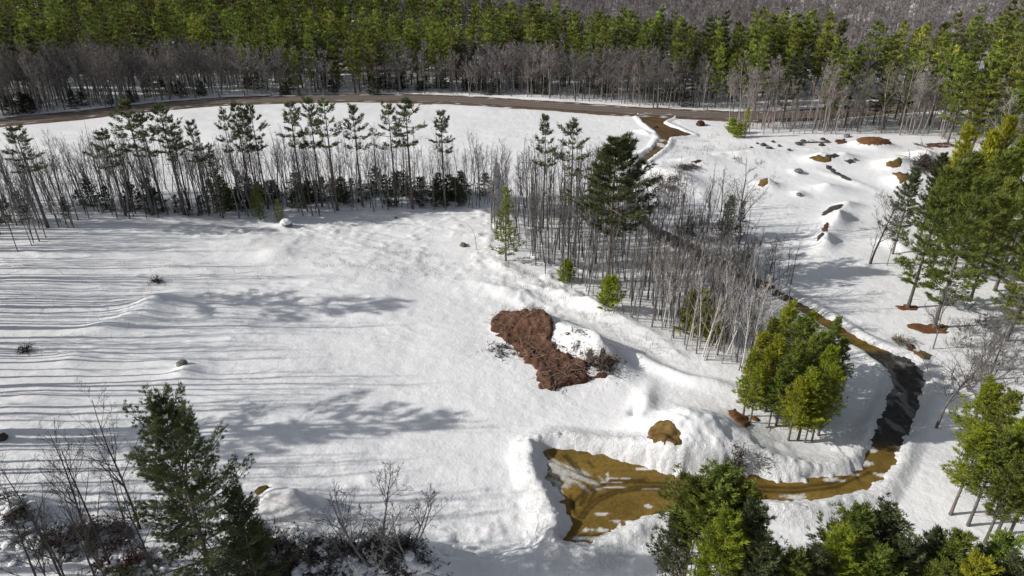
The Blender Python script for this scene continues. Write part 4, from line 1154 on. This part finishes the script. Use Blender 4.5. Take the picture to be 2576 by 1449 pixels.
# exposed soil on the snow heaps
soil('soil_heap', [(1628, 1094), (1640, 1074), (1660, 1060), (1680, 1057), (1698, 1070), (1710, 1092), (1715, 1124), (1706, 1118), (1698, 1122), (1684, 1112), (1672, 1114), (1660, 1106), (1648, 1112), (1640, 1104), (1632, 1106)], M_SOIL, 'ochre soil showing on the large smooth snow heap above the parking pad', 'soil heap', lift=0.12, rough=0.14, rag=0.3, step=0.16)
for pts, mt, lab in [
    ([(2036, 398), (2060, 392), (2088, 396), (2090, 405), (2075, 410), (2048, 406)], M_SOIL, 'ochre soil on the heap left of the curving snow ridge'),
    ([(2232, 410), (2250, 402), (2262, 398), (2270, 408), (2262, 418), (2246, 424), (2230, 418)], M_SOIL, 'orange brown soil patch on the heap beside the brush pile'),
    ([(2244, 436), (2262, 434), (2285, 440), (2278, 456), (2264, 462), (2254, 450)], M_SOIL, 'ragged brown soil patch below the orange one'),
    ([(2318, 392), (2334, 388), (2340, 398), (2328, 402)], M_DUFF, 'small brown soil cap on the peaked heap at the upper right'),
    ([(1906, 466), (1916, 452), (1932, 450), (1930, 462), (1918, 470)], M_SOIL, 'brown soil face on the small heap behind the lone wide bare tree'),
    ([(2068, 575), (2080, 560), (2088, 562), (2082, 582), (2070, 584)], M_DUFF, 'brown soil slot on the long peaked snow ridge'),
    ([(1834, 1032), (1848, 1026), (1862, 1042), (1882, 1048), (1888, 1066), (1870, 1074), (1852, 1062), (1838, 1044)], M_RUST, 'rusty soil patch on the snow above the driveway'),
    ([(1888, 1046), (1900, 1044), (1906, 1056), (1892, 1058)], M_RUST, 'little rusty soil patch beside the larger rusty one'),
    ([(2296, 886), (2316, 882), (2340, 896), (2342, 908), (2322, 902)], M_SOIL, 'wedge of ochre soil cut into the bank outside the bend'),
    ([(2276, 872), (2292, 868), (2300, 876), (2286, 884)], M_DUFF, 'dark soil under the dry weeds on the outer bank'),
    ([(2154, 352), (2200, 346), (2236, 352), (2240, 364), (2200, 368), (2160, 364)], M_RUST, 'long orange brown earth mound at the edge of the wood'),
    ([(2100, 352), (2125, 350), (2132, 360), (2106, 362)], M_DUFF, 'low brown earth patch left of the long orange mound'),
    ([(2330, 362), (2380, 360), (2410, 366), (2380, 372), (2335, 370)], M_DUFF, 'thin brown earth strip right of the long orange mound'),
    ([(1740, 408), (1762, 402), (1772, 406), (1752, 412)], M_DUFF, 'reddish earth lip on the bank above the hollow'),
    ([(1150, 254), (1260, 248), (1400, 256), (1500, 266), (1400, 264), (1260, 258)], M_DUFF, 'reddish brown earth bank along the far side of the road'),
    ([(2078, 414), (2090, 420), (2112, 436), (2140, 450), (2142, 455), (2126, 452), (2100, 438), (2080, 424)], M_DARKEARTH, 'narrow dark trench running down the snow on the right'),
    ([(2068, 535), (2090, 520), (2118, 512), (2125, 516), (2098, 530), (2074, 542)], M_DARKEARTH, 'dark bare streak at the top of the peaked snow ridge'),
    ([(2074, 396), (2098, 388), (2112, 392), (2100, 398)], M_DARKEARTH, 'dark gap on the top of the curving snow ridge'),
    ([(2120, 402), (2140, 402), (2150, 408), (2136, 412)], M_DARKEARTH, 'dark gap at the right end of the curving snow ridge'),
    ([(2052, 600), (2072, 582), (2074, 590), (2056, 606)], M_DARKEARTH, 'dark streak at the foot of the peaked snow ridge')]:
    soil('soil_patch', pts, mt, lab, 'soil patch', lift=0.2, rough=0.18, rag=0.5, step=0.28)
for (u, v, a, b, lab) in [(2283, 776, 1.8, 1.2, 'ring of rusty fallen needles around the left tall pine'), (2340, 828, 3.0, 1.9, 'larger ring of rusty fallen needles around the right tall pine')]:
    cx, cy = ground(u, v)
    poly = [(cx + a * math.cos(t) * (1 + 0.25 * math.sin(3 * t)), cy + b * math.sin(t) * (1 + 0.25 * math.cos(2 * t))) for t in np.linspace(0, 6.28, 22)[:-1]]
    soil('needle_ring', poly, M_RUST, lab, 'fallen needles', lift=0.12, rough=0.08, rag=0.55, metres=True)

import bmesh
def boulder_mesh(name, seed, sq=(1, 1, 0.75)):
    rg = np.random.default_rng(seed)
    bm = bmesh.new()
    bmesh.ops.create_icosphere(bm, subdivisions=3, radius=1)
    for w in bm.verts:
        c = w.co.normalized()
        n = fbm(np.array([c.x * 1.4 + c.z]), np.array([c.y * 1.4 - c.z * 0.7]), seed, 3)[0]
        w.co = Vector((c.x * sq[0], c.y * sq[1], c.z * sq[2])) * (1 + 0.3 * n)
    me = bpy.data.meshes.new(name)
    bm.to_mesh(me)
    bm.free()
    return me
BLD = [boulder_mesh('boulder', 70 + i) for i in range(4)]
for m in BLD: m.materials.append(M_ROCK)
def boulder(u, v, r, label, group=None, mat=None, sink=0.25):
    me = BLD[srng.integers(4)]
    if mat is not None:
        me = me.copy(); me.materials.clear(); me.materials.append(mat)
    x, y = ground_t(u, v)
    o = bpy.data.objects.new('boulder', me)
    COL.objects.link(o)
    o.location = (x, y, T(x, y) + r * (0.45 - sink))
    o.scale = (r * srng.uniform(0.9, 1.3), r * srng.uniform(0.8, 1.1), r * srng.uniform(0.7, 1.0))
    o.rotation_euler = (0, 0, srng.uniform(0, 6.28))
    return tag(o, label, 'boulder', group)
boulder(1761, 315, 1.5, 'dark red lump standing alone on the snow below the road', mat=M_RED, sink=0.25)
boulder(722, 566, 1.0, 'dark rock under a white snow cap in front of the strip')
rk = [o_ for o_ in COL.objects if o_.get('label', '').startswith('dark rock under a white')][0]
cap = boulder_mesh('snow_cap', 91, (1.05, 1.05, 0.62))
cap.materials.append(M_SNOW)
co = bpy.data.objects.new('snow_cap', cap)
COL.objects.link(co)
co.parent = rk
co.location = (-0.12, -0.1, 0.5)
boulder(2130, 345, 1.0, 'pale rounded boulder left of the long orange mound')
boulder(2008, 432, 0.9, 'yellowish boulder under snow in the right field')
boulder(2010, 491, 0.7, 'dark boulder half buried in the right field')
boulder(2150, 402, 0.6, 'small dark boulder right of the curving snow ridge')
boulder(457, 917, 0.7, 'dark stone tip showing from the small snow peak in the left field')
boulder(660, 1237, 0.7, 'yellow stained rock at the left shoulder of the foreground snow heap', mat=M_SOIL)
boulder(1165, 618, 0.7, 'dark rock on the snow near the bent sapling')
boulder(995, 549, 0.35, 'small dark stone in front of the strip below the tall pair')
boulder(1648, 322, 0.9, 'dark clump of rock on the bank of the driveway mouth', mat=M_DARKEARTH)
for k, (u, v) in enumerate([(1905, 362), (1920, 366), (1945, 358), (1960, 368), (1890, 372), (2010, 364), (2020, 356), (2070, 352), (2080, 358), (2066, 366), (1985, 378), (1935, 374)]):
    boulder(u, v, srng.uniform(0.35, 0.9), 'dark stone scattered on the snow along the edge of the wood', 'stones along the wood edge', M_DARKEARTH)
x, y = ground(0, 1108)
o = boulder(2, 1106, 0.7, 'dark snow covered stump at the left edge of the picture', mat=M_DARKEARTH)

def brush(u, v, w, d, hgt, n, label, seed, mat=M_BRUSH, lean=0.5, r=0.03, lm=(0.5, 1.8), white=0):
    rg = np.random.default_rng(seed)
    cx, cy = ground_t(u, v)
    px, py = cx + rg.normal(0, w * 0.4, n), cy + rg.normal(0, d * 0.4, n)
    e = np.exp(-((px - cx) / w) ** 2 - ((py - cy) / d) ** 2)
    cl = fbm(px / 0.9, py / 0.9, seed, 2)
    k = cl > 0.05
    px, py, e = px[k], py[k], e[k]
    pz = terrain(px, py) + rg.random(len(px)) * hgt * e
    S = sticks(np.stack([px, py, pz], 1), len(px), rg, lm[0], lm[1], r, lean, 0.5)
    v_, f_ = prisms(S, 3)
    nl = int(n * 1.6)
    i = rg.integers(0, len(px), nl)
    P = np.stack([px, py, pz], 1)[i] + rg.normal(0, 0.3, (nl, 3)) * [1, 1, 0.5]
    L = rg.uniform(0.15, 0.5, nl)
    bv, bf = blades(P, unit(rg.normal(size=(nl, 3)) + [0, 0, 0.3]), L, L * 0.5, rg)
    root = link('brush_pile', build_mesh('brush_pile', np.concatenate([v_, bv]), [f_, bf + len(v_)]), mat)
    if white:
        cv_, cf_, o_ = [], [], 0
        lump = boulder_mesh('lump', seed, (1, 1, 0.55))
        co = np.array([w_.co for w_ in lump.vertices])
        fa = np.array([p_.vertices[:] for p_ in lump.polygons])
        for k_ in range(white):
            a_, b_ = cx + rg.normal(0, w * 0.5), cy + rg.normal(0, d * 0.5)
            rr = rg.uniform(0.18, 0.6)
            an = rg.uniform(0, 6.28)
            q_ = co * [rr * rg.uniform(0.7, 1.6), rr, rr]
            q_ = np.stack([q_[:, 0] * math.cos(an) - q_[:, 1] * math.sin(an), q_[:, 0] * math.sin(an) + q_[:, 1] * math.cos(an), q_[:, 2]], 1)
            z_ = T(a_, b_) + hgt * 0.75 * math.exp(-((a_ - cx) / w) ** 2 - ((b_ - cy) / d) ** 2) * rg.uniform(0.3, 1)
            cv_.append(q_ + [a_, b_, z_]); cf_.append(fa + o_); o_ += len(co)
        link('snow_clumps', build_mesh('snow_clumps', np.concatenate(cv_), np.concatenate(cf_), True), M_SNOW, root)['kind'] = 'stuff'
    return tag(root, label, 'brush pile' if seed not in (213, 214, 217, 218, 219, 220) else 'twigs', kind=None if seed not in (213, 214, 217, 218, 219, 220) else 'stuff')
brush(700, 1420, 5.5, 3.2, 1.0, 1800, 'dark snowy brush heap right beside the foreground pine', 201, white=120)
brush(900, 1415, 6.5, 2.6, 1.2, 2400, 'wide dark brush heap under the bare bushes at the bottom', 202, white=180)
brush(800, 1395, 5.0, 2.0, 0.9, 1080, 'scattered dark brush in the snow between the foreground pine and the bushes', 215, white=80)
brush(970, 1425, 4.0, 1.8, 1.0, 1080, 'dark brush at the bottom edge right of the bare bushes', 216, white=80)
brush(250, 1350, 4.0, 2.0, 0.8, 960, 'scattered dark twigs in the snow behind the foreground trunks', 217)
brush(1010, 1400, 2.5, 1.5, 1.2, 500, 'dark brush at the left end of the shaded snow heap', 203, white=20)
brush(640, 1345, 1.6, 1.0, 0.9, 240, 'dark tuft of brush below the foreground snow heap', 204, white=8)
brush(40, 1285, 2.6, 1.4, 1.4, 420, 'dark brush on the snowy heap in the lower left', 205, white=16)
brush(120, 1370, 3.5, 1.8, 1.2, 720, 'brown brush heap behind the leaning trunk in the lower left corner', 206, white=48)
brush(320, 1425, 3.2, 1.6, 1.0, 520, 'reddish brush at the foot of the foreground pine', 207, M_DUFF, white=16)
brush(2330, 425, 4.5, 4.0, 2.0, 700, 'tangled pile of cut branches among the heaps at the upper right', 208, M_BRUSH, 0.6, 0.07, (1.0, 3.2))
brush(1690, 462, 4.0, 5.0, 1.0, 420, 'reddish brush on the snowy mound behind the large pine', 209, M_DUFF)
brush(1730, 425, 5.0, 2.5, 0.9, 380, 'dark scrub on the lip of the bank above the hollow', 210, M_BRUSH)
brush(1440, 860, 4.0, 2.6, 0.3, 200, 'thin dark twigs speckling the snow right of the brown debris heap', 218, M_BRUSH, 0.3, 0.025, (0.3, 1.0))
brush(1270, 880, 2.6, 3.0, 0.2, 260, 'thin dark twigs speckling the snow left of the brown debris heap', 219, M_BRUSH, 0.3, 0.025, (0.3, 0.8))
brush(1520, 925, 2.6, 1.6, 0.6, 320, 'dark roots poking from the snow at the right end of the debris heap', 220, M_BRUSH, 0.5, 0.035)
brush(65, 884, 0.7, 0.4, 0.7, 70, 'small dark tuft of twigs alone on the left snow field', 211)
brush(395, 708, 0.9, 0.5, 0.6, 70, 'small dark twig tuft above the snow peak in the left field', 212)
brush(1865, 1175, 2.5, 1.2, 1.4, 260, 'dark twiggy scrub on the bank above the driveway', 213)
brush(2270, 862, 1.8, 1.2, 1.0, 220, 'pale dry weeds on the outer bank of the bend', 214, M_WEED)

# fallen trunks at the wood edge
def log(u0, v0, u1, v1, r, label, mat=M_BARE):
    a, b = ground(u0, v0), ground(u1, v1)
    n = 7
    S = []
    pts = [(a[0] + (b[0] - a[0]) * t, a[1] + (b[1] - a[1]) * t) for t in np.linspace(0, 1, n)]
    z = [T(*p) + r * 0.6 for p in pts]
    for i in range(n - 1):
        S.append([*pts[i], z[i], *pts[i + 1], z[i + 1], r * (1 - 0.08 * i), r * (1 - 0.08 * (i + 1))])
    for i in range(1, n - 1):
        for _ in range(2):
            d = np.array([srng.normal(), srng.normal(), abs(srng.normal()) * 0.6]) * 1.2
            S.append([*pts[i], z[i], pts[i][0] + d[0], pts[i][1] + d[1], z[i] + d[2], r * 0.3, r * 0.1])
    v, f = prisms(S, 6)
    tag(link('fallen_log', build_mesh('fallen_log', v, f, True), mat), label, 'log')
log(2000, 361, 2090, 357, 0.28, 'fallen trunk on the snow left of the orange mound')
log(2300, 362, 2345, 376, 0.3, 'fallen trunk slanting right of the orange mound')
log(2360, 366, 2410, 372, 0.26, 'pale fallen trunk in the upper right corner of the snow', M_PALE)
log(1925, 1080, 2000, 1065, 0.09, 'thin bent fallen stem under the thicket', M_PALE)
# bent sapling arching over the snow
x, y = ground(1198, 628)
S = []
pp = [np.array([x, y, T(x, y)])]
for i in range(10):
    a = i / 9
    pp.append(pp[-1] + np.array([-1.0 * a ** 1.3, 0.1, 0.95 * (1 - a ** 1.5)]))
for i in range(10):
    S.append([*pp[i], *pp[i + 1], 0.06 * (1 - i * 0.085), 0.06 * (1 - (i + 1) * 0.085)])
v, f = prisms(S, 5)
tag(link('bent_sapling', build_mesh('bent_sapling', v, f, True), M_BARE), 'bent sapling arching to the left over the snow bank', 'sapling')

# dry weed stalks poking through the snow
def weeds(poly, n, seed, hh, thr=0.0):
    rg = np.random.default_rng(seed)
    P = np.array(in_poly(G(poly), int(n), rg))
    cl = fbm(P[:, 0] / 3, P[:, 1] / 2.2, seed, 3)
    P = P[cl > thr]
    z = terrain(P[:, 0], P[:, 1])
    h = hh * rg.uniform(0.4, 1.4, len(P))
    b = np.stack([P[:, 0], P[:, 1], z - 0.05], 1)
    t = b + np.stack([rg.normal(0, 0.18, len(P)), rg.normal(0, 0.18, len(P)), h], 1)
    return np.concatenate([b, t, np.full((len(P), 1), 0.022), np.full((len(P), 1), 0.008)], 1)
W = [weeds([(750, 640), (900, 610), (1200, 650), (1250, 710), (1100, 700), (900, 680), (800, 680)], 1500, 91, 0.45, 0.05),
     weeds([(1240, 640), (1320, 680), (1560, 800), (1700, 900), (1650, 900), (1450, 790), (1300, 720)], 900, 92, 0.6, 0.0),
     weeds([(1650, 380), (1760, 330), (1860, 350), (1900, 390), (1760, 405), (1640, 440)], 1500, 93, 0.8, 0.0),
     weeds([(0, 700), (500, 640), (700, 700), (400, 900), (0, 900)], 130, 94, 0.9, -0.2),
     weeds([(2380, 800), (2560, 820), (2560, 1000), (2400, 960)], 700, 95, 0.7, 0.0),
     weeds([(2150, 345), (1900, 350), (2400, 360), (2400, 380), (2200, 380)], 400, 96, 0.7, 0.0)]
v, f = prisms(np.concatenate(W), 3)
tag(link('dry_weeds', build_mesh('dry_weeds', v, f), M_WEED), 'dry weed stalks poking through the snow', 'weeds', kind='stuff')
